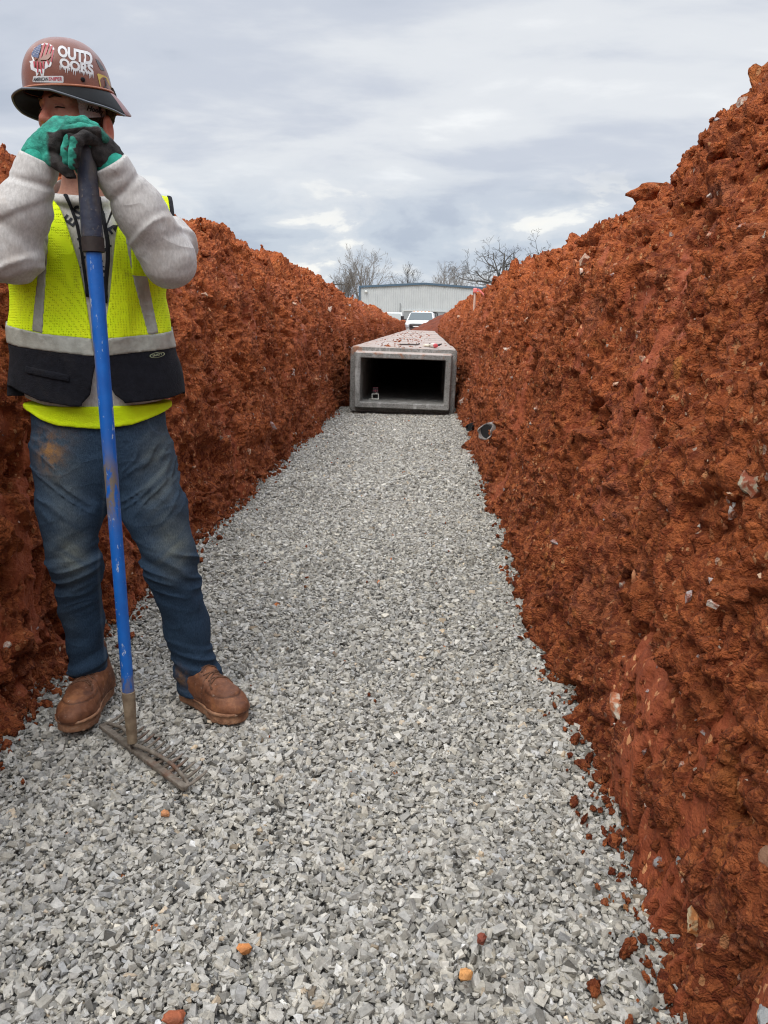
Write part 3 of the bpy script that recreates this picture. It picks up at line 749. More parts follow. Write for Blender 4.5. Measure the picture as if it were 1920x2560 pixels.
# ------------------------------------------------------------------ metal building
def building():
    A_ = at(900, 714.6, 108); Pk = at(1061, 709.5, 108); B_ = at(1222, 729, 108)
    x0, x1, zl, zp, zr = A_[0], B_[0], A_[2], Pk[2], B_[2]; xm = (x0+x1)/2; dep = 32.0
    zl = zr = (zl+zr)/2+0.1
    b = empty('metal_building', (xm, 108, 0), 'pale grey ribbed metal building with blue trim beyond the trench', 'building')
    t = NT('ribbed_siding'); n = t.noise(0.7, 4); c = t.mix(t.ramp(n, [(0.3, 0.0), (0.7, 1.0)]), (0.50, 0.53, 0.54), (0.58, 0.61, 0.615))
    sid = t.fin(c, 0.55); trim = plain('blue_trim', (0.075, 0.13, 0.19), 0.5); dark = plain('door_grey', (0.30, 0.32, 0.33), 0.6)
    V = []; F = []; k = 0; pit = 0.305*1.0; x = x0; pts = []
    while x < x1:
        for dx_, dy_ in ((0, 0), (0.14, 0), (0.19, -0.045), (0.25, -0.045)): 
            if x+dx_ <= x1: pts.append((x+dx_, 108+dy_))
        x += pit
    pts.append((x1, 108))
    for (px_, py_) in pts:
        zt = zl+(zp-zl)*(1-abs(px_-xm)/((x1-x0)/2)); V += [(px_, py_, -0.05), (px_, py_, zt)]
    for i in range(len(pts)-1): F.append((2*i, 2*i+2, 2*i+3, 2*i+1))
    mesh_obj('wall', np.array(V), F, sid, b)
    m = MB(); m.box(((x0-0.03), 108+dep/2, zl/2), (0.05, dep, zl)); m.obj('wall', sid, b); m = MB(); m.box(((x1+0.03), 108+dep/2, zr/2), (0.05, dep, zr)); m.obj('wall', sid, b)
    m = MB()
    for (xa, za, xb, zb) in ((x0-0.15, zl-0.01, xm, zp), (xm, zp, x1+0.15, zr-0.01)):
        d = np.array([xb-xa, 0, zb-za]); l = np.linalg.norm(d); an = -math.atan2(d[2], d[0])
        m.box(((xa+xb)/2, 108+dep/2, (za+zb)/2+0.13), (l, dep+0.4, 0.06), roty(an))
    m.obj('roof', plain('roof_metal', (0.5, 0.5, 0.5), 0.4), b)
    m = MB()
    for (xa, za, xb, zb) in ((x0-0.15, zl, xm, zp), (xm, zp, x1+0.15, zr)):
        d = np.array([xb-xa, 0, zb-za]); l = np.linalg.norm(d); an = -math.atan2(d[2], d[0])
        m.box(((xa+xb)/2, 107.85, (za+zb)/2+0.02), (l, 0.12, 0.26), roty(an))
    m.box((x0-0.02, 107.88, zl/2), (0.22, 0.12, zl-0.2)); m.box((x1+0.02, 107.88, zr/2), (0.22, 0.12, zr-0.2)); m.obj('trim', trim, b)
    lp = at(915, 729, 107.8); m = MB(); m.box((lp[0], 107.74, lp[2]), (0.34, 0.34, 0.24), bev=0.05); m.box((lp[0], 107.9, lp[2]+0.1), (0.12, 0.2, 0.1)); m.obj('wall_lamp', plain('lamp_white', (0.75, 0.76, 0.74), 0.4), b)
    d0 = at(1009, 778, 108)[0]; d1 = at(1040, 778, 108)[0]+4.0; zt = at(1009, 778, 108)[2]
    m = MB(); m.box(((d0+d1)/2, 107.93, zt/2), (d1-d0, 0.05, zt)); dr = m.obj('garage_door', dark, b)
    m = MB(); m.box((d0-0.08, 107.9, zt/2), (0.16, 0.12, zt)); m.box((d1+0.08, 107.9, zt/2), (0.16, 0.12, zt)); m.box(((d0+d1)/2, 107.9, zt+0.08), (d1-d0+0.32, 0.12, 0.16)); m.obj('door_frame', plain('frame_white', (0.6, 0.62, 0.62), 0.5), b)
    dp = at(1000, 775, 107.8); m = MB(); m.tube([(dp[0], 107.8, 0), (dp[0], 107.8, at(1000, 757, 107.8)[2])], 0.06); m.obj('vent_pipe', dark, b)
building()

# ------------------------------------------------------------------ bare trees
BARK = plain('bark', (0.085, 0.08, 0.075), 0.95, var=0.3, scale=8)
BARK2 = plain('pale_bark', (0.21, 0.19, 0.17), 0.95, var=0.3, scale=8)
def tree(base, H_, spread, seed, label, style='up', cat='tree', mat=BARK, twig=0.028, trunk=0.30, dens=1.0, fork=0.22):
    r = random.Random(seed); tr = MB(); cr = MB(); base = np.array(base, float)
    def limb(p, d, ln, rad, lev, mb):
        n = max(3, 7-lev); pts = [p]; rads = [rad]; q = p.copy(); dd = d.copy(); wob = (0.10 if style == 'up' else 0.26)
        for i in range(n):
            dd = dd+np.array([r.gauss(0, 1), r.gauss(0, 1), r.gauss(0, 0.7)])*wob; dd[2] += 0.05 if style == 'up' else 0.04
            dd /= np.linalg.norm(dd); q = q+dd*ln/n; pts.append(q.copy()); rads.append(max(twig*0.5, rad*(1-0.7*(i+1)/n)))
        mb.tube(pts, rads, n=5 if lev < 2 else 3, caps=False)
        if lev >= 4 or ln < 0.7: return
        nb = max(2, int([6, 5, 4, 3][min(lev, 3)]*dens))
        for b_ in range(nb):
            f = 0.22+0.78*(b_+r.random())/nb; i = min(int(f*n), n-1); bp = pts[i]+(pts[i+1]-pts[i])*(f*n-i)
            loc = pts[i+1]-pts[i]; loc /= np.linalg.norm(loc)
            ax = np.cross(loc, [r.gauss(0, 1), r.gauss(0, 1), r.gauss(0, 1)]); ax /= np.linalg.norm(ax)+1e-9
            an = R(r.uniform(20, 42) if style == 'up' else r.uniform(32, 65))
            nd = loc*math.cos(an)+np.cross(ax, loc)*math.sin(an)
            if nd[2] < -0.1: nd[2] = 0.1
            limb(bp, nd/np.linalg.norm(nd), ln*r.uniform(0.45, 0.62)*(1.12-0.35*f), max(twig*0.6, rads[i]*0.6), lev+1, cr)
    fz = H_*fork; top = base+[0, 0, fz]
    tr.tube([base, base+[0.05, 0, fz*.5], top], [trunk*1.15, trunk*.9, trunk*.75], 8, caps=False)
    nl = 8 if style == 'up' else 6
    for k in range(nl):
        az = 2*math.pi*(k+r.random()*.7)/nl; tl = (k % 3)/2.0*0.55+0.12 if k else 0.0
        rx = spread/2*math.cos(az)*(tl/0.67)*1.05; ry = spread/2*math.sin(az)*(tl/0.67)*1.05; hz = (H_-fz)*(0.98-0.45*tl**1.3)
        d = np.array([rx, ry, hz*0.85]); ln = np.linalg.norm(d)*(1.0 if style == 'up' else 1.02); d /= ln
        limb(top-[0, 0, fz*0.12*r.random()], d/np.linalg.norm(d), ln*0.92, trunk*(0.6 if k == 0 else 0.42), 0, cr)
    o = empty('bare_tree', base, label, cat, 'leafless trees behind the building')
    tr.obj('trunk', mat, o, smooth=True); cr.obj('crown', mat, o)
    return o
def tpos(x, Y): p = at(x, 800, Y); return (p[0], Y, -0.05)
def hgt(x, y, Y): return at(x, y, Y)[2]
tree(tpos(908, 134), hgt(905, 622, 134), 8.6, 3, 'tall bushy leafless tree left of the metal building', dens=0.88, mat=BARK2, twig=0.030)
tree(tpos(866, 140), hgt(870, 668, 140), 5.6, 14, 'shorter leafless tree at far left beside the power pole', dens=1.0, mat=BARK2, twig=0.030, trunk=.2)
tree(tpos(1022, 152), hgt(1022, 662, 152), 6.2, 5, 'small fan shaped leafless tree behind the left half of the roof', dens=0.75, twig=0.032, trunk=.22)
tree(tpos(1106, 150), hgt(1106, 655, 150), 4.6, 7, 'slender leafless tree behind the roof, right of the ridge', dens=0.8, mat=BARK2, twig=0.032, trunk=.2)
tree(tpos(1143, 150), hgt(1141, 664, 150), 3.4, 8, 'narrowest leafless tree, just right of its slender neighbour', dens=0.8, mat=BARK2, twig=0.032, trunk=.18)
tree(tpos(1208, 130), hgt(1210, 680, 130), 6.5, 9, 'low spreading pale leafless tree in front of the big oak', dens=0.78, mat=BARK2, twig=0.028, trunk=.2)
tree(tpos(1258, 122), hgt(1254, 592, 122)*1.03, 12.5, 12, 'big dark leafless oak rising above the right bank', style='oak', trunk=0.46, dens=0.85, twig=0.036, fork=0.45)
# power pole
pp = at(834, 709, 90); o = empty('power_pole', (pp[0], 90, 0), 'thin wooden power pole with crossarm beyond the left bank', 'power pole')
m = MB(); m.tube([(pp[0], 90, 0), (pp[0], 90, pp[2]+0.3)], [0.16, 0.11], 8); m.obj('pole', BARK, o, smooth=True)
m = MB(); m.box((pp[0], 89.85, pp[2]-0.1), (2.2, 0.12, 0.14)); m.obj('crossarm', BARK, o)

# ------------------------------------------------------------------ white pickup
def truck(px_, Y, yaw, label, seed=0, drop=0.0):
    c = at(px_, 810, Y); gz0 = 0.02-drop
    o = empty('pickup_truck', (c[0], Y, gz0), label, 'truck')
    Rm = rotz(yaw); T = lambda p: Rm @ np.array(p, float)+np.array([c[0], Y, gz0])
    white = plain('truck_white', (0.74, 0.75, 0.75), 0.28, var=0.02); black = plain('truck_black', (0.018, 0.018, 0.02), 0.4); glass = plain('windshield_glass', (0.07, 0.095, 0.105), 0.06, spec=0.8)
    chrome = plain('chrome', (0.55, 0.56, 0.58), 0.2, metal=0.9); rub = plain('tyre', (0.02, 0.02, 0.02), 0.9); amber = plain('amber', (0.7, 0.3, 0.08), 0.3)
    def loft(secs):   # secs: list of (y, [(x,z)...]) same count
        V = []; F = []; n = len(secs[0][1])
        for y, pr in secs: V += [T((x, y, z)) for x, z in pr]
        for i in range(len(secs)-1):
            for k in range(n): F.append((i*n+k, i*n+(k+1) % n, (i+1)*n+(k+1) % n, (i+1)*n+k))
        F.append(tuple(range(n))[::-1]); F.append(tuple((len(secs)-1)*n+k for k in range(n)))
        return np.array(V), F
    def sec(w, z0, z1, r=0.12): return [(-w+r*0.4, z0), (w-r*0.4, z0), (w, z0+r), (w, z1-r), (w-r, z1-0.02), (w*0.45, z1+0.015), (-w*0.45, z1+0.015), (-w+r, z1-0.02), (-w, z1-r), (-w, z0+r)]
    V, F = loft([(0.0, sec(0.86, 0.62, 1.20)), (0.12, sec(0.95, 0.55, 1.26)), (0.6, sec(1.0, 0.55, 1.32)), (1.5, sec(1.0, 0.45, 1.36)), (3.6, sec(1.0, 0.45, 1.36)), (5.9, sec(0.99, 0.5, 1.34))]); mesh_obj('body', V, F, white, o)
    V, F = loft([(1.25, sec(0.90, 1.30, 1.38, 0.02)), (1.95, sec(0.76, 1.30, 1.93, 0.10)), (2.7, sec(0.76, 1.30, 1.97, 0.10)), (3.5, sec(0.76, 1.30, 1.93, 0.10)), (3.8, sec(0.86, 1.30, 1.40, 0.03))]); mesh_obj('cab', V, F, white, o)
    W_ = [T(p) for p in ((-0.80, 1.30, 1.40), (0.80, 1.30, 1.40), (0.66, 1.90, 1.865), (-0.66, 1.90, 1.865))]; W2 = [T(p) for p in ((-0.80, 1.335, 1.385), (0.80, 1.335, 1.385), (0.66, 1.935, 1.845), (-0.66, 1.935, 1.845))]
    W_ = [w+Rm @ np.array([0, -0.035, 0.03]) for w in W_]
    mesh_obj('windshield', np.array(W_+W2), [(0, 1, 2, 3), (7, 6, 5, 4), (0, 4, 5, 1), (1, 5, 6, 2), (2, 6, 7, 3), (3, 7, 4, 0)], glass, o)
    def bx(name, c_, d_, mat_, bev=0.0, parent=o): m = MB(); m.box(T(c_), d_, Rm, bev); return m.obj(name, mat_, parent)
    g_ = bx('grille', (0, -0.03, 1.0), (1.18, 0.10, 0.36), black, 0.05)
    for z_ in (0.90, 1.10): bx('grille_bar', (0, -0.09, z_), (1.10, 0.03, 0.03), chrome, 0, g_)
    bx('grille_badge', (0, -0.10, 1.0), (0.74, 0.03, 0.09), chrome, 0.02, g_)
    for s_ in (-1, 1):
        h = bx('headlight', (s_*0.76, 0.02, 1.04), (0.30, 0.14, 0.22), plain('lamp_lens', (0.62, 0.66, 0.70), 0.1), 0.04)
        m_ = bx('mirror', (s_*1.20, 1.55, 1.52), (0.20, 0.14, 0.30), black, 0.04); bx('mirror_arm', (s_*1.04, 1.58, 1.45), (0.20, 0.05, 0.05), black, 0, m_)
        for y_ in (1.0, 4.6):
            w = MB(); w.tube([T((s_*0.72, y_, 0.40)), T((s_*0.74, y_, 0.40)), T((s_*0.98, y_, 0.40)), T((s_*1.0, y_, 0.40))], [0.34, 0.40, 0.40, 0.34], 20); wo = w.obj('wheel', rub, o)
            w = MB(); w.tube([T((s_*0.96, y_, 0.40)), T((s_*1.015, y_, 0.40))], [0.24, 0.20], 16); w.obj('rim', chrome, wo)
    bx('bumper', (0, -0.14, 0.66), (1.92, 0.22, 0.24), white, 0.06)
    for k in (-2, -1, 0, 1, 2): bx('marker_lamp', (k*0.24, 2.02, 1.97), (0.10, 0.10, 0.05), amber if k else amber, 0.01)
    m = MB(); m.box(T((0, 3.95, 1.92)), (1.7, 0.07, 0.07), Rm)
    for s_ in (-0.82, 0.82): m.box(T((s_, 3.95, 1.62)), (0.07, 0.07, 0.6), Rm); m.box(T((s_, 4.9, 1.92)), (0.06, 1.9, 0.06), Rm); m.box(T((s_, 5.8, 1.62)), (0.06, 0.06, 0.6), Rm)
    m.obj('bed_rack', black, o)
    return o
truck(1047, 49.6, R(-4), 'white pickup truck facing the camera beyond the culvert')
def van():
    c = at(979, 790, 70); o = empty('white_van', (c[0], 70, 0), 'white van roof showing above the left bank beside the pickup', 'van')
    wht = plain('van_white', (0.60, 0.62, 0.62), 0.35, var=0.03); gl = plain('van_glass', (0.09, 0.12, 0.13), 0.1, spec=0.8); zt = at(983, 780, 70)[2]
    w = 1.0; m = MB()
    secs = [(0, [(-w, .35), (w, .35), (w, 1.0), (-w, 1.0)]), (0.9, [(-w, .35), (w, .35), (w, 1.25), (-w, 1.25)]), (1.5, [(-w, .35), (w, .35), (w*.86, zt), (-w*.86, zt)]), (5.2, [(-w, .35), (w, .35), (w*.88, zt), (-w*.88, zt)])]
    V = []; F = []
    for y, pr in secs: V += [(c[0]+x, 70+y, z) for x, z in pr]
    for i in range(3):
        for k in range(4): F.append((i*4+k, i*4+(k+1) % 4, i*4+4+(k+1) % 4, i*4+4+k))
    F += [(3, 2, 1, 0), (12, 13, 14, 15)]; mesh_obj('body', np.array(V), F, wht, o)
    a = np.array([(c[0]-.84, 70.95, 1.34), (c[0]+.84, 70.95, 1.34), (c[0]+.74, 71.38, zt-.14), (c[0]-.74, 71.38, zt-.14)]); b_ = a+[0, .06, -.05]; a = a+[0, -.05, .03]
    mesh_obj('windshield', np.r_[a, b_], [(0, 1, 2, 3), (7, 6, 5, 4), (0, 4, 5, 1), (1, 5, 6, 2), (2, 6, 7, 3), (3, 7, 4, 0)], gl, o)
    for s_ in (-1, 1):
        for y_ in (1.0, 4.2): m = MB(); m.tube([(c[0]+s_*.75, 70+y_, .36), (c[0]+s_*1.02, 70+y_, .36)], .36, 16); m.obj('wheel', gl, o)
van()

# ------------------------------------------------------------------ survey stake with pink ribbon
def stake():
    b = pix_on_bank(BR, 1180, 768); top = at(1188, 722, b[1]); bot = b-[0, 0, 0.15]
    o = empty('survey_stake', b, 'wooden survey stake with fluttering pink ribbon on the right bank', 'stake')
    m = MB(); d = (top-bot); m.tube([bot, top], 0.022*b[1]/16, 4); s_ = m.obj('stake', plain('stake_wood', (0.62, 0.45, 0.36), 0.8), o)
    k = b[1]/16.0; V = []; F = []
    for i in range(13):
        u = i/12; p = top+np.array([0.02+0.42*k*u, 0.05*math.sin(u*9), -0.02-0.15*k*u+0.03*k*math.sin(u*12)]); w = 0.024*k*(1-0.4*u)
        V += [p+[0, 0, w], p-[0, 0, w]]
    for i in range(12): F.append((2*i, 2*i+1, 2*i+3, 2*i+2))
    n = len(V); V2 = [v+np.array([0, 0.004, 0]) for v in V]; F += [tuple(j+n for j in f[::-1]) for f in F]
    mesh_obj('ribbon', np.array(V+V2), F, plain('pink_ribbon', (0.85, 0.26, 0.24), 0.6), o)
    m = MB(); m.box(top-[0, 0.02, 0.03*k], (0.08*k, 0.06*k, 0.09*k), bev=0.02*k); m.obj('ribbon_knot', plain('pink_knot', (0.85, 0.24, 0.22), 0.6), o)
stake()

# ------------------------------------------------------------------ broken drain pipes in the right bank
PVC = plain('pipe_plastic', (0.24, 0.215, 0.20), 0.5, var=0.15); PBLK = plain('pipe_black', (0.012, 0.012, 0.013), 0.6)
def pipe(x, y, r, label, mat, lo):
    b = pix_on_bank(BR, x, y); o = empty('drain_pipe', b, label, 'pipe', 'broken drain pipes in the right bank')
    ax = np.array([-0.62, -0.78, -0.04]); ax /= np.linalg.norm(ax); a = b-ax*0.25; e = b+ax*lo
    u = np.cross(ax, [0, 0, 1.0]); u /= np.linalg.norm(u); v = np.cross(u, ax); V = []; F = []; n = 28; rr = random.Random(3)
    for ring, (p, q) in enumerate(((a, r), (e, r), (e, r*0.88), (a, r*0.88))):
        for k in range(n):
            t = 2*math.pi*k/n; cut_ = 0
            if ring in (1, 2): cut_ = -0.05*max(0, math.sin(t))*1.0+0.012*math.sin(5*t)
            V.append(p+ax*cut_+q*(math.cos(t)*u+math.sin(t)*v))
    for i in range(3):
        for k in range(n): F.append((i*n+k, i*n+(k+1) % n, (i+1)*n+(k+1) % n, (i+1)*n+k))
    mesh_obj('pipe_wall', np.array(V), F, mat, o, smooth=False)
    mesh_obj('bore_shade', np.array([b+ax*(lo-0.03)+r*0.87*(math.cos(2*math.pi*k/n)*u+math.sin(2*math.pi*k/n)*v) for k in range(n)]+[b-ax*0.2+r*0.87*(math.cos(2*math.pi*k/n)*u+math.sin(2*math.pi*k/n)*v) for k in range(n)]), [tuple(range(n))]+[(k, (k+1) % n, n+(k+1) % n, n+k) for k in range(n)], PBLK, o)  # capped in black near the mouth, standing for shade inside the pipe
pipe(1213, 1080, 0.056, 'broken pale drain pipe with shade-dark bore low in the right bank', PVC, 0.040)
pipe(1180, 1066, 0.040, 'smaller black pipe end at the foot of the right bank', PBLK, 0.08)

# ------------------------------------------------------------------ laser target in the culvert mouth
def target():
    c = np.array([at(938, 1008, 10.75)[0], 10.75, 0.165]); o = empty('laser_target', c, 'small white framed laser target standing inside the culvert mouth', 'laser target')
    wh = plain('target_white', (0.62, 0.64, 0.58), 0.5); bl = plain('target_dark', (0.03, 0.02, 0.025), 0.4); rd = plain('target_red', (0.5, 0.10, 0.14), 0.4)
    m = MB(); m.box(c+[0, 0, 0.008], (0.105, 0.05, 0.014), bev=0.003)
    for s_ in (-1, 1): m.box(c+[s_*0.044, 0, 0.045], (0.011, 0.02, 0.062))
    m.box(c+[0, 0, 0.078], (0.099, 0.018, 0.009)); m.box(c+[-0.066, 0, 0.008], (0.03, 0.03, 0.012)); f = m.obj('frame', wh, o)
    m = MB(); m.box(c+[0, 0.004, 0.126], (0.075, 0.006, 0.084), bev=0.002); pl = m.obj('target_plate', bl, o)
    m = MB(); m.box(c+[0, -0.003, 0.122], (0.034, 0.006, 0.003)); m.box(c+[0, -0.003, 0.122], (0.003, 0.0075, 0.034))
    for sx_ in (-1, 1):
        for z_ in (0.122, 0.164): mm = MB(); mm.box(c+[sx_*0.033, -0.003, z_], (0.008, 0.006, 0.008)); mm.obj('corner_mark', rd, pl)
    mm = MB(); mm.box(c+[0, -0.003, 0.166], (0.03, 0.006, 0.003)); mm.obj('top_mark', rd, pl)
    for k in range(12):
        a = 2*math.pi*k/12; m.box(c+[0.0125*math.cos(a), -0.003, 0.122+0.0125*math.sin(a)], (0.004, 0.005, 0.0025), roty(-a-math.pi/2))
    m.obj('crosshair', rd, pl)
    m = MB(); m.tube([c+[0, -0.012, 0.088], c+[0.03, -0.012, 0.088]], 0.006, 8); m.obj('level_vial', wh, f)
target()

# ------------------------------------------------------------------ things left on the lid
def lid_z(x): return CH+0.008-(x+0.306)*math.sin(R(0.9))
def can():
    a = at(1090, 868, 10.55); b = at(1079, 856, 10.85); a[2] = lid_z(a[0])+0.033; b[2] = lid_z(b[0])+0.033
    d = (b-a)/np.linalg.norm(b-a); L1 = 0.19; o = empty('spray_can', a-[0, 0, .033], 'white marking paint can with pink cap lying on the culvert lid', 'spray can')
    m = MB(); m.tube([a+d*0.05, a+d*0.052, a+d*L1*1.25, a+d*(L1*1.25+.006)], [0.028, 0.032, 0.032, 0.024], 16); bo = m.obj('can_body', plain('can_white', (0.72, 0.68, 0.62), 0.35), o, smooth=False); smooth_by_angle(bo)
    m = MB(); m.tube([a-d*.005, a, a+d*0.048, a+d*.05], [0.020, 0.027, 0.030, 0.027], 16); q = m.obj('cap', plain('cap_pink', (0.62, 0.09, 0.10), 0.4), o); smooth_by_angle(q)
can()
def gloves_lid():
    for (x, y, Y, col, label, sd, r_) in ((1067, 861, 10.85, (0.60, 0.56, 0.46), 'crumpled pale work glove lying beside the paint can', 5, 1.0), (1083, 857, 11.0, (0.035, 0.03, 0.03), 'dark work glove lying behind the paint can', 6, 0.8)):
        c = at(x, y, Y); c[2] = lid_z(c[0])+0.012; v = Vol(c-[.16, .14, .03], c+[.16, .14, .09], 0.005); rr = random.Random(sd)
        v.add(v.ell(c+[0, 0, .012], (.055, .045, .018)))
        for k in range(5):
            an = R(20+28*k)+sd; d = np.array([math.cos(an), math.sin(an), 0])
            v.add(v.cone(c+d*.035+[0, 0, .01], c+d*(.10+.02*rr.random())+[0, 0, .008+.03*rr.random()], .013, .010), .012)
        V, F = v.mesh(2); o = mesh_obj('work_glove', V, F, plain('glove_'+str(sd), col, 0.9, var=0.3, scale=40), origin=c-[0, 0, .012], smooth=True); tag(o, label, 'glove')
gloves_lid()
def bar():
    a = at(1040, 857, 11.6); o = empty('pry_bar', (a[0], 11.6, lid_z(a[0])), 'short dark steel bar lying on the culvert lid', 'bar')
    z = lid_z(a[0]); m = MB(); m.tube([(a[0]-.24, 11.55, z+.012), (a[0]-.2, 11.56, z+.012), (a[0]+.02, 11.6, z+.012), (a[0]+.06, 11.6, z+.028)], .011, 8); m.obj('shaft', plain('dark_steel', (.06, .045, .04), .6), o, smooth=True)
bar()

# ------------------------------------------------------------------ stand-out stones and clay lumps
def gnd(x, y, z=0.0):
    d = _fw + _rt*(x-960)/1920.0 + _up*(1280-y)/1920.0; return np.array([0, 0, CAM_H])+d*(z-CAM_H)/d[2]
for (x, y, r_, lab, sd, col) in ((612, 2374, (.017, .014, .012), 'orange clay lump on the gravel, right of centre foreground row', 1, (.62, .24, .07)),
                                 (1161, 2440, (.018, .015, .013), 'bright orange lump lying alone in the lower right gravel', 2, (.75, .36, .12)),
                                 (437, 2549, (.024, .018, .012), 'red clay lump at the bottom edge of the gravel', 3, (.36, .10, .04)),
                                 (1206, 2352, (.013, .012, .012), 'small dark red clay bit above the bright orange lump', 4, (.22, .05, .025)),
                                 (413, 2038, (.013, .011, .009), 'tiny orange bit in the gravel below the rake head', 5, (.55, .24, .10))):
    p = gnd(x, y, .012); rock('clay_lump', p+[0, 0, .004], r_, col, lab, 'clay lump', sd+40)
lab1 = {1: 'orange clay lump with rough faces on the gravel, left of centre foreground'}
bpy.data.objects['clay_lump']['label'] = lab1[1]
for (x, y, r_, col, two, lab, sd, rot) in (
    (1742, 2285, (.030, .045, .060), (.62, .24, .07), (.70, .56, .34), 'orange rock with cream top edge low in the right bank', 61, (.2, .3, .1)),
    (1826, 2250, (.016, .02, .028), (.66, .40, .08), (.42, .18, .04), 'small yellow rock right of the cream edged orange rock', 62, (.1, .2, .3)),
    (1655, 2158, (.022, .022, .020), (.42, .43, .44), None, 'grey limestone piece caught on a ledge of the right bank', 63, (.3, .2, .1)),
    (1698, 2160, (.022, .02, .017), (.34, .36, .35), None, 'second grey limestone piece on the same ledge, further right', 64, (.5, .2, .7)),
    (1540, 1765, (.045, .06, .045), (.50, .17, .07), (.66, .58, .46), 'orange rock with grey cream patches halfway up the right bank', 65, (.3, .2, .1)),
    (1905, 1320, (.04, .05, .07), (.62, .25, .05), (.36, .10, .03), 'large amber stained rock at the right edge of the bank', 66, (.6, .2, .3)),
    (1885, 1218, (.05, .05, .05), (.36, .09, .035), (.55, .50, .36), 'rust red rock with olive grey crust at right edge', 67, (.3, .1, .3)),
    (1560, 1415, (.016, .02, .014), (.40, .42, .44), None, 'blue grey pebble on the right bank beside an orange chip', 68, (.3, .1, .2)),
    (1583, 1437, (.018, .02, .030), (.64, .27, .12), (.50, .16, .06), 'upright orange chip beside the blue grey pebble', 69, (.2, .1, .3)),
    (1880, 285, (.035, .03, .03), (.45, .44, .42), None, 'pale grey stone high on the near right crest', 70, (.2, .1, .3)),
    (1828, 1285, (.02, .02, .03), (.70, .68, .64), None, 'white chip beside the rust red rock', 71, (.2, .1, .3)),
    (1920, 2150, (.032, .04, .036), (.36, .20, .12), (.22, .09, .045), 'brown lumpy rock at the lower right edge', 72, (.2, .1, .3)),
    (1915, 2545, (.028, .028, .024), (.36, .38, .38), (.44, .46, .46), 'blue grey stone in the bottom right corner', 73, (.2, .1, .3))):
    p = pix_on_bank(BR, min(x, 1915), y)+np.array([0.35, 0.1, 0])*max(r_)*0.75; rock('bank_stone', p, tuple(q*0.9 for q in r_), tuple(q*0.78 for q in col), lab, 'stone', sd, rot, tuple(q*0.78 for q in two) if two else (0.20, 0.065, 0.03))

# ================================================================== THE WORKER
from mathutils.bvhtree import BVHTree
PB = np.array([-0.90, 2.17, 0.0]); PN = np.array([-0.383, 0.924, 0.0]); PX = np.array([0.924, 0.383, 0.0])
def pl(x, y, dy=0.0):
    """point in the worker's own frame (x to his left, y away from the lens, z up) from a photo pixel and a depth"""
    d = _fw + _rt*(x-960)/1920.0 + _up*(1280-y)/1920.0
    t = ((PB-np.array([0, 0, CAM_H])) @ PN+dy)/(d @ PN); p = np.array([0, 0, CAM_H])+d*t-PB
    return np.array([p @ PX, p @ PN, p[2]])
def tow(V):
    V = np.asarray(V, float); return PB+V[:, :1]*PX+V[:, 1:2]*PN+V[:, 2:3]*np.array([0, 0, 1.0])
def w1(v): return tow(np.array([v]))[0]

person_label = 'man in hard hat and lime vest leaning both gloved hands on a blue handled rake'
# ---- materials
def cloth(name, c1, c2, sc=40, weave=420, rough=0.95, bump=0.003, stain=None, stain_amt=0.0):
    t = NT(name); c = t.mix(t.ramp(t.noise(sc, 5, 0.65), [(0.3, 0.0), (0.7, 1.0)]), c1, c2)
    if stain: c = t.mix(t.ramp(t.noise(7, 5, 0.6), [(0.52, 0.0), (0.70, stain_amt)]), c, stain)
    t.bump(t.math('ADD', t.noise(weave, 3, 0.6), t.math('ADD', t.math('MULTIPLY', t.noise(60, 4), 0.6), t.math('MULTIPLY', t.wrinkle(6, None, 0.5), 0.9))), bump, 1.0)
    t.b.inputs['Sheen Weight'].default_value = 0.02
    return t.fin(c, rough, spec=0.2)
def heather():
    t = NT('heather_fleece'); n = t.noise(170, 4, 0.7, vec=t.map(t.obj, (1, 1, 0.45)))
    c = t.mix(t.ramp(n, [(0.34, 0.0), (0.62, 1.0)]), (0.43, 0.415, 0.40), (0.57, 0.555, 0.535))
    c = t.mix(t.ramp(t.noise(9, 5, 0.65), [(0.52, 0.0), (0.72, 0.55)]), c, (0.36, 0.30, 0.25))
    t.bump(t.math('ADD', t.math('MULTIPLY', t.noise(380, 3, 0.6), 0.45), t.math('MULTIPLY', t.wrinkle(6, t.map(t.obj, (1, 1, 1.4)), 0.5), 1.8)), 0.0022, 0.8); t.b.inputs['Sheen Weight'].default_value = 0.05
    return t.fin(c, 0.95, spec=0.15)
def hivis():
    t = NT('lime_mesh'); P = t.obj
    d = t.vor(185, t.map(P, (1, 1, 0.8)), rand=0.25); hole = t.ramp(d, [(0.0, 1.0), (0.20, 0.75), (0.42, 0.0)])
    c = t.mix(t.ramp(t.noise(11, 4), [(0.35, 0.0), (0.7, 1.0)]), (0.72, 0.97, 0.008), (0.82, 0.99, 0.014))
    c = t.mix(t.math('MULTIPLY', hole, 0.34), c, (0.24, 0.34, 0.02))
    c = t.mix(t.ramp(t.noise(14, 5, 0.7), [(0.60, 0.0), (0.74, 0.45)]), c, (0.26, 0.25, 0.03))
    t.bump(t.math('ADD', t.math('MULTIPLY', hole, -0.5), t.math('MULTIPLY', t.wrinkle(5, t.map(t.obj, (1, 1, 0.45)), 0.6), 1.8)), 0.004, 1.0); return t.fin(c, 0.8, spec=0.25)
def tape():
    t = NT('reflective_tape'); c = t.mix(t.ramp(t.noise(26, 6, 0.65), [(0.40, 0.0), (0.62, 1.0)]), (0.30, 0.305, 0.265), (0.41, 0.415, 0.365))
    c = t.mix(t.ramp(t.noise(40, 5, 0.7), [(0.60, 0.0), (0.70, 0.45)]), c, (0.47, 0.47, 0.44))
    t.bump(t.math('ADD', t.noise(55, 4), t.math('MULTIPLY', t.wrinkle(8, None, 0.5), 0.7)), 0.003, 0.9); return t.fin(c, 0.55, 0.15)
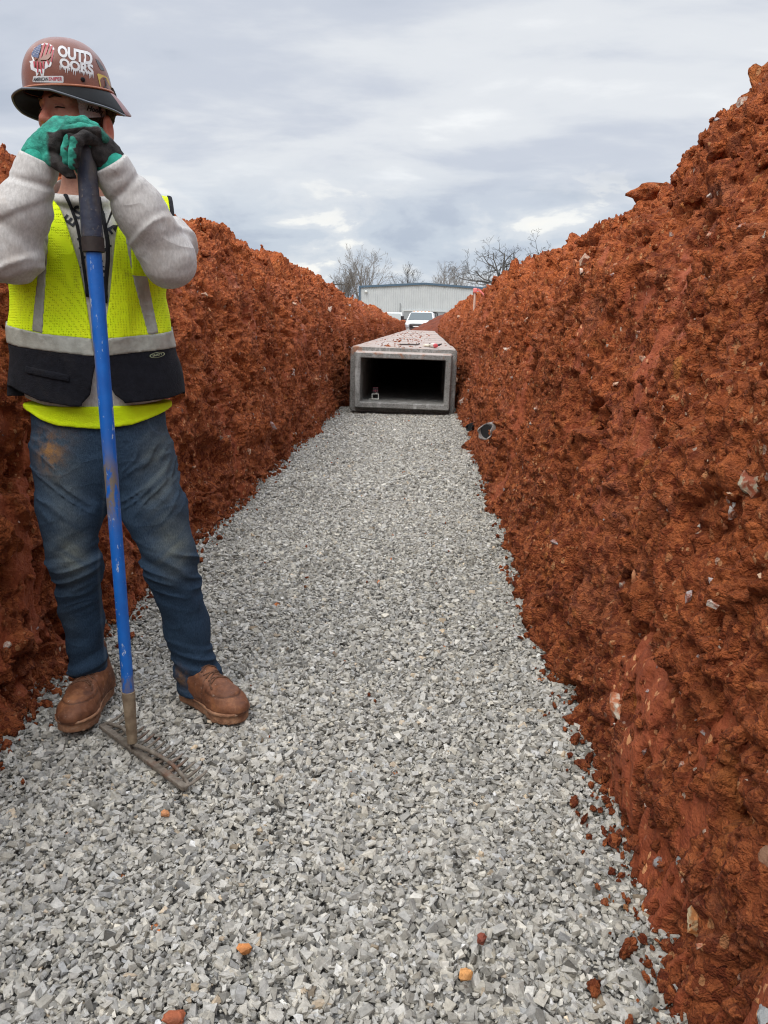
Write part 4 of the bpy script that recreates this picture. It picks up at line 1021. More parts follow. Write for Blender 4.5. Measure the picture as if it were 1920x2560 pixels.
def denim():
    t = NT('denim'); n = t.noise(430, 3, 0.6, vec=t.map(t.obj, (1, 1, 0.3)))
    c = t.mix(t.ramp(n, [(0.32, 0.0), (0.66, 1.0)]), (0.013, 0.029, 0.057), (0.036, 0.066, 0.110))
    f = t.attr('fade'); fn = t.math('MULTIPLY', f, t.ramp(t.noise(22, 5, 0.6), [(0.3, 0.6), (0.6, 1.0)]))
    c = t.mix(fn, c, t.mix(t.ramp(n, [(0.3, 0.0), (0.7, 1.0)]), (0.085, 0.10, 0.095), (0.170, 0.185, 0.165)))
    c = t.mix(t.math('MULTIPLY', t.attr('dirt'), t.ramp(t.noise(35, 5, 0.65), [(0.38, 0.0), (0.6, 1.0)])), c, (0.27, 0.145, 0.06))
    c = t.mix(t.attr('seam'), c, (0.085, 0.12, 0.165))
    t.bump(t.math('ADD', t.noise(500, 2), t.math('MULTIPLY', t.wrinkle(6, t.map(t.obj, (1, 1, 2.0), rot=(0.3, 0.4, 0)), 0.5), 1.3)), 0.003, 0.9); return t.fin(c, 0.93, spec=0.15)
def leather():
    t = NT('brown_leather'); c = t.mix(t.ramp(t.noise(22, 6, 0.65), [(0.33, 0.0), (0.68, 1.0)]), (0.095, 0.036, 0.019), (0.245, 0.095, 0.043))
    c = t.mix(t.ramp(t.noise(13, 5, 0.65), [(0.55, 0.0), (0.70, 0.65)]), c, (0.36, 0.155, 0.065))
    c = t.mix(t.ramp(t.noise(60, 4, 0.7), [(0.64, 0.0), (0.72, 0.6)]), c, (0.46, 0.36, 0.29)); c = t.mix(t.attr('crease'), c, (0.045, 0.017, 0.010))
    t.bump(t.noise(70, 5, 0.65), 0.004, 0.8); return t.fin(c, 0.6, spec=0.35)
M_HOOD = heather(); M_LIME = hivis(); M_TAPE = tape(); M_DEN = denim(); M_LEA = leather()
M_NAVY = cloth('navy_mesh', (0.006, 0.0065, 0.010), (0.013, 0.014, 0.020), 60, 260, stain=(0.05, 0.045, 0.042), stain_amt=0.5)
M_SHIRT = cloth('lime_knit', (0.70, 0.95, 0.008), (0.80, 0.99, 0.014), 18, 500, stain=(0.30, 0.36, 0.03), stain_amt=0.25)
M_DARK = cloth('black_knit', (0.012, 0.012, 0.015), (0.024, 0.024, 0.028), 60, 400)
M_PRINT = plain('print_black', (0.03, 0.033, 0.045), 0.85, var=0.3, scale=120)
M_SKIN = NT('skin'); _c = M_SKIN.mix(M_SKIN.ramp(M_SKIN.noise(30, 5), [(0.35, 0.0), (0.7, 1.0)]), (0.38, 0.175, 0.122), (0.53, 0.27, 0.19))
_c = M_SKIN.mix(M_SKIN.attr('flush'), _c, (0.52, 0.15, 0.10)); M_SKIN.bump(M_SKIN.noise(240, 4), 0.0012)
M_SKIN.b.inputs['Subsurface Weight'].default_value = 0.08; M_SKIN.b.inputs['Subsurface Radius'].default_value = (0.01, 0.004, 0.002); M_SKIN = M_SKIN.fin(_c, 0.55, spec=0.35)
M_HAIR = cloth('brown_hair', (0.022, 0.014, 0.010), (0.06, 0.036, 0.022), 90, 500)
M_BEARD = cloth('beard_hair', (0.045, 0.024, 0.014), (0.13, 0.072, 0.042), 110, 500)

class VolN(Vol):
    """sculpting volume on uneven axes"""
    def __init__(s, ax):
        s.ax = [np.asarray(a, np.float32) for a in ax]; s.X, s.Y, s.Z = np.meshgrid(*s.ax, indexing='ij')
        s.D = np.full(s.X.shape, 1.0, np.float32)
    def mesh(s, relax=1):
        V, F = surface_nets(s.D, np.zeros(3), 1.0, 0)
        V = np.stack([np.interp(V[:, k], np.arange(len(s.ax[k])), s.ax[k]) for k in range(3)], 1)
        for _ in range(relax):
            A = np.zeros_like(V); n = np.zeros(len(V))
            for i in range(4):
                p, q = F[:, i], F[:, (i+1) % 4]
                for k in range(3): A[:, k] += np.bincount(p, V[q, k], len(V))
                n += np.bincount(p, minlength=len(V))
            V = 0.5*V+0.5*A/np.maximum(n, 1)[:, None]
        return V, F
def axis_fine(lo, hi, f0, f1, fine, coarse):
    return np.r_[np.arange(lo, f0, coarse), np.arange(f0, f1, fine), np.arange(f1, hi+coarse, coarse)]

# ---- head frame
HC = np.array([-0.031, 0.022, pl(150, 270, -0.06)[2]]); FA = R(48)
hf = np.array([-math.sin(FA), -math.cos(FA), 0]); hl = np.array([-hf[1], hf[0], 0]); hu = np.array([0, 0, 1.0])
HR = np.stack([hl, hf, hu], 1); HS = 0.97
def hp(l_, f_, u_): return HC+HS*(hl*l_+hf*f_+hu*u_)

# joints
SR, SL = np.array([-0.195, 0.075, 1.452]), np.array([0.150, 0.075, 1.447])
EL, WL = pl(424, 648, -0.165), pl(276, 412, -0.225)
ER, WR = pl(22, 636, -0.165), pl(98, 402, -0.20)
KR, AR = pl(190, 1400, -0.035)+[0, 0.01, 0], np.array([-0.108, 0.055, 0.115])
KL, AL = pl(424, 1400, -0.065)+[0, 0.01, 0], pl(506, 1722, -0.03)

def build_body():
    v = VolN([axis_fine(-0.36, 0.30, -0.16, 0.075, 0.0028, 0.013), axis_fine(-0.34, 0.22, -0.115, 0.15, 0.0028, 0.013), axis_fine(0.02, 1.86, 1.55, 1.86, 0.0028, 0.014)])
    # torso and limbs (under the clothes)
    v.D = v.cone((-0.03, 0.045, 0.93), (-0.03, 0.045, 1.12), 0.155, 0.14, 0.65); v.add(v.cone((-0.03, 0.045, 1.12), (-0.028, 0.055, 1.36), 0.14, 0.150, 0.66), 0.05)
    v.add(v.cone(SR+[0.03, 0, 0], SL-[0.03, 0, 0], 0.055, 0.055), 0.05)
    for sgn, K, A_, h in ((-1, KR, AR, -0.115), (1, KL, AL, 0.06)):
        v.add(v.cone((h, 0.035, 0.88), K, 0.085, 0.052), 0.04); v.add(v.cone(K, A_, 0.052, 0.036), 0.02); v.add(v.cone(A_, A_+[0.02*sgn, -0.10, -0.07], 0.036, 0.03), 0.02)
    for Sh, E, W_ in ((SR, ER, WR), (SL, EL, WL)):
        v.add(v.cone(Sh, E, 0.052, 0.042), 0.02); v.add(v.cone(E, W_, 0.042, 0.026), 0.02)
        hd = W_*0.35+pl(200, 350, -0.225)*0.65; v.add(v.cone(W_, hd, 0.026, 0.022), 0.01)
    # neck
    v.add(v.cone((-0.035, 0.065, 1.44), hp(0, -0.02, -0.05), 0.064, 0.056), 0.04)
    # head
    h = v.ell(hp(0, -0.012, 0.05), np.array([0.077, 0.096, 0.092])*HS, HR)
    h = smin(h, v.ell(hp(0, 0.022, -0.02), np.array([0.066, 0.074, 0.090])*HS, HR), 0.03)
    h = smin(h, v.ell(hp(0, 0.028, -0.072), np.array([0.054, 0.056, 0.044])*HS, HR), 0.03)
    h = smin(h, v.ell(hp(0, 0.074, -0.100), np.array([0.024, 0.018, 0.018])*HS, HR), 0.02)
    for s_ in (-1, 1):
        h = smin(h, v.ell(hp(s_*0.046, 0.060, -0.022), np.array([0.024, 0.026, 0.022])*HS, HR), 0.02)   # cheekbones
        h = smin(h, v.cone(hp(0.008*s_, 0.092, 0.026), hp(0.044*s_, 0.074, 0.024), 0.010, 0.010), 0.014)  # brow
        h = -smin(-h, v.ell(hp(s_*0.031, 0.098, 0.002), np.array([0.017, 0.013, 0.010])*HS, HR), 0.012)   # sockets
        h = smin(h, v.ell(hp(s_*0.031, 0.078, 0.002), np.array([0.0125, 0.0125, 0.012])*HS, HR), 0.003)   # eyes
        h = smin(h, v.cone(hp(s_*0.022, 0.0925, 0.0065), hp(s_*0.042, 0.084, 0.004), 0.0036, 0.003), 0.003)  # lids
        h = smin(h, v.cone(hp(s_*0.022, 0.091, -0.008), hp(s_*0.042, 0.083, -0.007), 0.003, 0.003), 0.004)
    nz = v.cone(hp(0, 0.088, 0.018), hp(0, 0.112, -0.026), 0.0085, 0.0125); nz = smin(nz, v.ell(hp(0.011, 0.102, -0.030), np.array([0.009, 0.011, 0.008])*HS, HR), 0.006); nz = smin(nz, v.ell(hp(-0.011, 0.102, -0.030), np.array([0.009, 0.011, 0.008])*HS, HR), 0.006)
    h = smin(h, nz, 0.010)
    h = smin(h, v.cone(hp(-0.020, 0.090, -0.056), hp(0.020, 0.090, -0.056), 0.0055, 0.0055), 0.006); h = smin(h, v.cone(hp(-0.017, 0.089, -0.065), hp(0.017, 0.089, -0.065), 0.0065, 0.0065), 0.005)
    h = -smin(-h, v.cone(hp(-0.021, 0.099, -0.0605), hp(0.021, 0.099, -0.0605), 0.002, 0.002), 0.003)
    for s_ in (-1, 1):   # ears: a rim, a hollow and a lobe
        RE = HR @ rotz(R(-22*s_)) @ rotx(R(-8)); EO = -0.022
        e = v.ell(hp(s_*0.084, -0.026, -0.012+EO), np.array([0.0105, 0.0245, 0.0375])*HS, RE)
        e = -smin(-e, v.ell(hp(s_*0.0970, -0.021, -0.008+EO), np.array([0.0095, 0.0145, 0.024])*HS, RE), 0.003)
        e = smin(e, v.cone(hp(s_*0.086, -0.022, 0.010+EO), hp(s_*0.087, -0.028, -0.018+EO), 0.0035, 0.004), 0.004)
        e = smin(e, v.ell(hp(s_*0.080, -0.016, -0.042+EO), np.array([0.006, 0.010, 0.010])*HS, RE), 0.008)
        h = smin(h, e, 0.006)
    v.add(h, 0.018)
    V, F = v.mesh(2)
    # flush on nose, ears and cheeks
    def g(c, r): return np.exp(-((V-c)**2).sum(1)/(r*r))
    fl = np.clip(0.9*g(hp(0, 0.11, -0.02), 0.024)+0.9*g(hp(0.088, -0.025, -0.03), 0.038)+0.45*g(hp(0.045, 0.07, -0.03), 0.03), 0, 1)
    return V, F, fl
bV, bF, bfl = build_body()
PERSON = mesh_obj('person', tow(bV), bF, M_SKIN, origin=PB, smooth=True, attrs={'flush': bfl})
tag(PERSON, person_label, 'person')

# ---- hair and beard follow the head
def build_hair():
    v = Vol(HC-[0.16, 0.16, 0.16], HC+[0.14, 0.14, 0.08], 0.003); P = v.P(); nz = 0.0022*vnoise(P*220, 5)+0.003*vnoise(P*70, 6)
    lx = ((P-HC) @ hl)/HS; lf = ((P-HC) @ hf)/HS; lu = (P[..., 2]-HC[2])/HS
    skull = smin(v.ell(hp(0, -0.012, 0.05), np.array([0.081, 0.100, 0.096])*HS, HR), v.ell(hp(0, 0.005, -0.03), np.array([0.070, 0.074, 0.090])*HS, HR), 0.03)
    reg = np.maximum(lf-0.030+0.12*np.maximum(0.03-lu, 0), -lu-0.055+0.0*lf); side = np.maximum(lf-0.014, np.maximum(lf*0-lu-0.02, lu-0.06))
    sb = np.maximum(np.maximum(np.abs(lf-0.010)-0.020, -lu-0.062), lu-0.05)
    back = np.maximum(lf+0.030, -lu-0.065)
    top = np.maximum(-lu+0.030, lf-0.06)
    v.D = np.maximum(skull+nz-0.003, np.minimum(np.minimum(sb, back), top)*HS); V, F = v.mesh(1); h = (V, F)
    v = Vol(HC-[0.17, 0.17, 0.18], HC+[0.12, 0.12, 0.03], 0.003); P = v.P(); nz = 0.004*vnoise(P*180, 8)+0.004*vnoise(P*60, 9)
    lx = ((P-HC) @ hl)/HS; lf = ((P-HC) @ hf)/HS; lu = (P[..., 2]-HC[2])/HS
    jaw = smin(v.ell(hp(0, 0.032, -0.078), np.array([0.060, 0.062, 0.050])*HS, HR), v.ell(hp(0, 0.076, -0.106), np.array([0.034, 0.028, 0.028])*HS, HR), 0.02)
    must = v.cone(hp(-0.026, 0.088, -0.052), hp(0.0, 0.099, -0.044), 0.008, 0.009); must = np.minimum(must, v.cone(hp(0.026, 0.088, -0.052), hp(0, 0.099, -0.044), 0.008, 0.009))
    must = smin(must, v.cone(hp(0.030, 0.084, -0.056), hp(0.034, 0.074, -0.085), 0.008, 0.012), 0.006); must = smin(must, v.cone(hp(-0.030, 0.084, -0.056), hp(-0.034, 0.074, -0.085), 0.008, 0.012), 0.006)
    reg = np.maximum(lu+0.062, -lf+0.000)*HS
    v.D = smin(np.maximum(jaw+nz, reg), must+nz*0.8, 0.004); B_ = v.mesh(1)
    return h, B_
(hV, hF), (dV, dF) = build_hair()
mesh_obj('hair', tow(hV), hF, M_HAIR, PERSON, smooth=True)
mesh_obj('beard', tow(dV), dF, M_BEARD, PERSON, smooth=True)
for s_ in (-1, 1):
    m = MB(); m.tube([hp(s_*0.014, 0.103, 0.024), hp(s_*0.030, 0.097, 0.029), hp(s_*0.047, 0.080, 0.024)], [0.003, 0.0042, 0.002], 6, flat=0.6)
    m.V = [tuple(w1(p)) for p in m.V]; m.obj('eyebrow', M_HAIR, PERSON, smooth=True)

for s_ in (-1, 1):
    m = MB(); m.tube([hp(s_*0.022, 0.0925, 0.0015), hp(s_*0.033, 0.0925, 0.0022), hp(s_*0.048, 0.083, 0.0)], [0.0020, 0.0030, 0.0018], 6, flat=0.7)
    m.V = [tuple(w1(p)) for p in m.V]; m.obj('eye_slit', M_HAIR, PERSON, smooth=True)  # dark tube drawn for the eye slit, as the sockets are shallow
# ---- torso layers
def torso(v, off=0.0, flare=0.0):
    z = v.Z
    d = v.cone((-0.030, 0.040, 0.86), (-0.030, 0.040, 1.10), 0.186, 0.188, 0.70)
    d = smin(d, v.cone((-0.030, 0.040, 1.10), (-0.024, 0.052, 1.33), 0.188, 0.186, 0.70), 0.06)
    d = smin(d, v.cone(SR+[0.045, -0.005, -0.035], SL-[0.045, 0.005, 0.035], 0.092, 0.092, 0.95), 0.07)
    d = smin(d, v.cone((-0.034, 0.075, 1.46), (-0.034, 0.080, 1.505), 0.085, 0.075), 0.05)
    return d-off-flare*np.clip((1.10-z)/0.20, 0, 1.2)
def torso_folds(v, amt=1.0):
    P = v.P(); x, z = v.X+0.03, v.Z
    n = vnoise(np.stack([x*7+np.abs(x)*9*(1.3-z)*0+(1.5-z)*3.2*np.sign(x), v.Y*2, z*2.6], -1), 41)*0.6
    n = n+0.4*vnoise(np.stack([x*17+(1.45-z)*7*np.sign(x), v.Y*6, z*5], -1), 42)
    return amt*0.0075*n
def xz(pts, dy=-0.095): return [pl(x, y, dy)[[0, 2]] for x, y in pts]
def fx(pts, z):      # x as a function of z along an edge
    pts = sorted(xz(pts), key=lambda p: p[1]); return np.interp(z, [p[1] for p in pts], [p[0] for p in pts])
def fz(pts, x, dy=-0.095):
    pts = sorted(xz(pts, dy), key=lambda p: p[0]); return np.interp(x, [p[0] for p in pts], [p[1] for p in pts])
def build_hoodie():
    v = Vol((-0.40, -0.33, 0.90), (0.31, 0.26, 1.60), 0.0045)
    D = torso(v)
    P = v.P()
    def wr(E, W_, Sh, s_):
        d = v.cone(Sh+[0, 0.0, -0.01], (Sh+E)/2+[0.012*s_, 0, -0.006], 0.078, 0.073); d = smin(d, v.cone((Sh+E)/2+[0.012*s_, 0, -0.006], E, 0.073, 0.066), 0.03)
        mid = (E+W_)/2; d = smin(d, v.cone(E, mid, 0.066, 0.057), 0.03); d = smin(d, v.cone(mid, W_, 0.057, 0.045), 0.03)
        ax = (W_-E)/np.linalg.norm(W_-E); t = (P-E) @ ax.astype(np.float32); L_ = np.linalg.norm(W_-E)
        rad = P-E-t[..., None]*ax.astype(np.float32)
        n = 0.0060*vnoise(np.stack([t*11+rad[..., 2]*9, rad[..., 0]*13, rad[..., 1]*13], -1), 51+s_)+0.0022*vnoise(np.stack([t*52+rad[..., 0]*22, rad[..., 1]*14, rad[..., 2]*14], -1), 53+s_)
        cz = 1-2*np.abs(vnoise(np.stack([t*16+rad[..., 2]*16-rad[..., 0]*12, rad[..., 0]*5, rad[..., 1]*5], -1), 57+s_)); n = n-0.016*np.clip(cz-0.45, 0, 1)**1.3*np.clip(1.3-t/L_*0.6, 0.4, 1.3)
        n = n+0.007*np.exp(-((t-L_*0.78-rad[..., 0]*0.25)/0.008)**2)
        d = d+n
        cut_ = t-(L_+0.004)
        near = (np.sqrt((rad**2).sum(-1)) < 0.09) & (t > L_*0.7)
        return np.where(near, np.maximum(d, cut_), d)
    D = D+torso_folds(v, 0.8)
    D = smin(D, wr(EL, WL, SL, 1), 0.018); D = smin(D, wr(ER, WR, SR, -1), 0.018)
    # bunched hood behind the neck and a thick neckline
    D = smin(D, v.ell((-0.036, 0.125, 1.525), (0.100, 0.060, 0.050)), 0.03)
    q = np.sqrt(((v.X+0.038)/0.080)**2+((v.Y-0.040)/0.088)**2); zc_ = 1.515+0.18*(v.Y-0.04); ring = np.sqrt(((q-1)*0.083)**2+(v.Z-zc_)**2)-0.0135
    D = smin(D, ring, 0.012)
    hole = np.maximum((q-0.90)*0.083, -(v.Z-zc_)-0.02); D = np.maximum(D, -hole)
    hz_ = fz([(30, 1000), (60, 1006), (110, 1018), (244, 1026), (400, 1009), (440, 1000), (470, 996)], v.X); D = np.maximum(D, hz_-v.Z)
    v.D = D; return v.mesh(1)
hoV, hoF = build_hoodie()
mesh_obj('hoodie', tow(hoV), hoF, M_HOOD, PERSON, smooth=True)
BVH_H = BVHTree.FromPolygons([tuple(p) for p in hoV], [tuple(f) for f in hoF.tolist()])

def build_vest():
    v = Vol((-0.30, -0.18, 0.94), (0.27, 0.24, 1.60), 0.0038)
    fold = torso_folds(v, 2.5); base = torso(v, 0.0, 0.030); base = smin(base, v.cone(SL-[0.05, 0, -0.006], SL+[0.030, 0, -0.012], 0.086, 0.084), 0.03); base = smin(base, v.cone(SR+[0.05, 0, 0.006], SR-[0.030, 0, 0.012], 0.086, 0.084), 0.03)+fold
    front = v.Y < 0.03
    lx_ = fx([(108, 445), (117, 475), (146, 507), (169, 569), (197, 660), (213, 735), (230, 850), (240, 905), (232, 945), (226, 985), (205, 1008)], v.Z)
    rx_ = fx([(304, 455), (296, 500), (292, 569), (287, 608), (282, 660), (274, 742), (258, 850), (250, 905), (270, 955), (287, 986), (310, 1002)], v.Z)
    opening = np.minimum(v.X-lx_, rx_-v.X)            # >0 inside the opening
    opening = np.where(front, opening, -1.0)
    # neck and shoulders at the back
    q = np.sqrt(((v.X+0.038)/0.098)**2+((v.Y-0.045)/0.11)**2); neck = (1-q)*0.098
    opening = np.where(v.Z > 1.44, np.maximum(opening, neck), opening)
    hem = fz([(20, 972), (34, 979), (98, 1003), (182, 1014), (225, 1014), (287, 1008), (325, 1006), (423, 999), (469, 988), (490, 980)], v.X)
    hem = np.where(front, hem, 0.985)
    # cap shoulders: the armholes open sideways
    arm = np.maximum(np.abs(v.X+0.024)-0.226-0.03*np.clip((1.30-v.Z)/0.1, 0, 1), -1)
    reg = np.maximum(np.maximum(opening, hem-v.Z), arm)
    bt = fz([(0, 812), (41, 821), (110, 834), (228, 846), (260, 846), (404, 834), (427, 830), (470, 822)], v.X); bb = fz([(0, 860), (42, 869), (228, 890), (260, 890), (441, 873), (470, 866)], v.X)
    bt = np.where(front, bt, bt+0.01); bb = np.where(front, bb, bb+0.01)
    out_ = {}
    lime = np.maximum(np.maximum(base-0.013, reg), bt-0.003-v.Z)
    out_['vest'] = (lime, M_LIME)
    out_['lower_panel'] = (np.maximum(np.maximum(base-0.0135, reg), v.Z-bb-0.003), M_NAVY)
    tp = np.maximum(np.maximum(base-0.0160, reg), np.maximum(v.Z-bt, bb-v.Z))
    out_['waist_tape'] = (tp, M_TAPE)
    for nm, (a, b_) in (('l', ([(79, 833), (90, 690), (100, 560)], [(108, 833), (113, 690), (122, 560)])), ('r', ([(370, 833), (335, 703), (318, 620), (305, 520)], [(399, 833), (374, 703), (352, 620), (332, 520)]))):
        c = np.maximum(np.maximum(base-0.0152, reg), np.maximum(fx(a, v.Z)-v.X, v.X-fx(b_, v.Z))); c = np.maximum(c, np.maximum(bt-v.Z, v.Y-0.06)); out_['brace_tape_'+nm] = (c, M_TAPE)
    # black binding round the armholes and neck edge
    bnd = np.maximum(np.maximum(base-0.0165, np.abs(arm+0.006)-0.006), np.maximum(reg-0.002, 1.10-v.Z)); out_['bind_l'] = (np.maximum(bnd, v.X), M_DARK); out_['bind_r'] = (np.maximum(bnd, -v.X), M_DARK)
    pk = np.maximum(np.maximum(base-0.0175, reg), np.maximum(np.abs(v.X-pl(360, 0+690, -.095)[0]+0.004)-0.026, np.abs(v.Z-pl(360, 655, -.095)[2])-0.036)); pk = np.maximum(pk, v.Y)
    out_['chest_pocket'] = (pk, M_LIME)
    pf = np.maximum(np.maximum(base-0.0185, reg), np.maximum(np.abs(v.X-pl(117, 930, -.1)[0])-0.055, np.abs(v.Z-pl(117, 935, -.1)[2]-0.20*(v.X-pl(117, 930, -.1)[0])*-1)-0.010)); pf = np.maximum(pf, v.Y)
    out_['pocket_flap'] = (pf, M_NAVY)
    return v, out_
vv, vp = build_vest()
vest_o = None
for nm, (D, mat) in vp.items():
    vv.D = D; V, F = vv.mesh(1)
    if not len(F): continue
    if nm == 'vest':
        vest_o = mesh_obj('safety_vest', tow(V), F, mat, PERSON, smooth=True); vV, vF = V, F
    else:
        k = {'bind_l': 'armhole_binding', 'bind_r': 'armhole_binding', 'brace_tape_l': 'shoulder_tape', 'brace_tape_r': 'shoulder_tape'}.get(nm, nm)
        mesh_obj(k, tow(V), F, mat, vest_o, smooth=True)
        if nm == 'lower_panel': BVH_P = BVHTree.FromPolygons([tuple(p) for p in V], [tuple(f) for f in F.tolist()])
def build_shirt():
    v = Vol((-0.28, -0.16, 0.84), (0.22, 0.22, 1.0), 0.004); base = torso(v, 0.006, 0.0)+0.4*torso_folds(v)+0.003*vnoise(v.P()*np.array([24, 24, 30], np.float32), 71)
    hem = fz([(50, 1033), (65, 1038), (100, 1056), (140, 1067), (244, 1073), (330, 1064), (400, 1043), (426, 1032), (440, 1028)], v.X)
    v.D = np.maximum(np.maximum(base, hem-v.Z), v.Z-0.965); v.D = np.where(v.Z < hem+0.012, np.maximum(base-0.0015, hem-v.Z), v.D); return v.mesh(1)
V, F = build_shirt(); mesh_obj('tee_shirt', tow(V), F, M_SHIRT, PERSON, smooth=True)
v = Vol((-0.14, -0.07, 1.46), (0.07, 0.15, 1.56), 0.004); q = np.sqrt(((v.X+0.037)/0.072)**2+((v.Y-0.045)/0.080)**2); v.D = np.sqrt(((q-1)*0.074)**2+(v.Z-1.508-0.18*(v.Y-0.04))**2*0.4)-0.010
V, F = v.mesh(1); mesh_obj('collar', tow(V), F, M_DARK, PERSON, smooth=True)

# ---- print on the chest, drawstrings, badge: laid on the cloth
def drape(pts, bvh, off):
    o = []
    for x, z in pts:
        h = bvh.ray_cast(Vector((x, -0.6, z)), Vector((0, 1, 0)), 1.0)
        o.append((x, (h[0].y if h[0] else -0.08)-off, z))
    return np.array(o)
def text_mesh(s, size, bold=0.0, font=None, shear=0.0, space=1.0):
    cu = bpy.data.curves.new('t', 'FONT'); cu.body = s; cu.size = size; cu.align_x = 'CENTER'; cu.align_y = 'CENTER'; cu.offset = bold; cu.shear = shear; cu.resolution_u = 3; cu.space_character = space
    ob = bpy.data.objects.new('t', cu); COL.objects.link(ob); dg = bpy.context.evaluated_depsgraph_get(); me = bpy.data.meshes.new_from_object(ob.evaluated_get(dg))
    V = np.array([v.co[:] for v in me.vertices]); F = [tuple(p.vertices) for p in me.polygons]
    bpy.data.objects.remove(ob); bpy.data.curves.remove(cu); bpy.data.meshes.remove(me); return V[:, :2], F
hoodie_o = bpy.data.objects['hoodie']
VV = []; FF = []
for ch, x, y, an, sz in (('E', 174, 549, -52, .042), ('S', 194, 528, -14, .044), ('O', 243, 528, 14, .044), ('N', 261, 547, 36, .042), ('E', 274, 575, 56, .042)):
    tv, tf = text_mesh(ch, sz, 0.0012); a = R(-an) if False else R(an); c = pl(x, y, -0.09)[[0, 2]]
    ca, sa = math.cos(-a), math.sin(-a); q = np.stack([tv[:, 0]*ca-tv[:, 1]*sa+c[0], tv[:, 0]*sa+tv[:, 1]*ca+c[1]], 1)
    n = len(VV); p = drape(q, BVH_H, 0.0016); VV += [tuple(k) for k in p]; FF += [tuple(i+n for i in f) for f in tf]
# dark graphic under the letters
rr = random.Random(8)
for k in range(46):
    x = rr.uniform(186, 274); y = rr.uniform(585, 720); w = rr.uniform(3, 12)*(1.2 if y < 650 else 0.6); h_ = rr.uniform(2, 10)
    c = [pl(x-w/2, y-h_/2, -.09)[[0, 2]], pl(x+w/2, y-h_/2+rr.uniform(-3, 3), -.09)[[0, 2]], pl(x+w/2+rr.uniform(-3, 3), y+h_/2, -.09)[[0, 2]], pl(x-w/2, y+h_/2, -.09)[[0, 2]]]
    n = len(VV); VV += [tuple(q) for q in drape(c, BVH_H, 0.0014+0.00003*k)]; FF.append((n, n+1, n+2, n+3))
mesh_obj('chest_print', tow(np.array(VV)), FF, M_PRINT, hoodie_o)
def string(pts, name='drawstring'):
    c = [pl(x, y, -0.1)[[0, 2]] for x, y in pts]; c = np.array(c); t = np.linspace(0, 1, 24); s_ = np.linspace(0, 1, len(c)); q = np.stack([np.interp(t, s_, c[:, 0]), np.interp(t, s_, c[:, 1])], 1)
    p = drape(q, BVH_H, 0.007); m = MB(); m.tube([w1(a) for a in p], [0.0065]+[0.0058]*21+[0.0070, 0.006], 8, flat=0.6); m.obj(name, M_DARK, hoodie_o, smooth=True)
string([(157, 470), (176, 512), (191, 555), (200, 600), (207, 650), (214, 700), (219, 742)])
string([(246, 486), (252, 520), (262, 560), (270, 605), (270, 650), (265, 700), (263, 757)])
tv, tf = [], []
for k in range(28): a = 2*math.pi*k/28; tv.append((0.022*math.cos(a), 0.0075*math.sin(a)))
c = pl(396, 889, -.11)[[0, 2]]; ang = R(8)
def badge(poly, off, name, mat, par, F=None):
    q = np.array(poly); q = np.stack([q[:, 0]*math.cos(ang)-q[:, 1]*math.sin(ang)+c[0], q[:, 0]*math.sin(ang)+q[:, 1]*math.cos(ang)+c[1]], 1)
    return mesh_obj(name, tow(drape(q, BVH_P, off)), F or [tuple(range(len(q)))], mat, par)
bo = badge(tv, 0.0022, 'badge', plain('badge_green', (0.34, 0.38, 0.24), 0.6), vest_o)
badge([(a*0.86, b*0.80) for a, b in tv], 0.003, 'badge_face', M_NAVY, bo)
wv, wf = text_mesh('SAFETY', 0.0085, 0.0002); badge(wv, 0.0038, 'badge_text', bpy.data.materials['badge_green'], bo, wf)

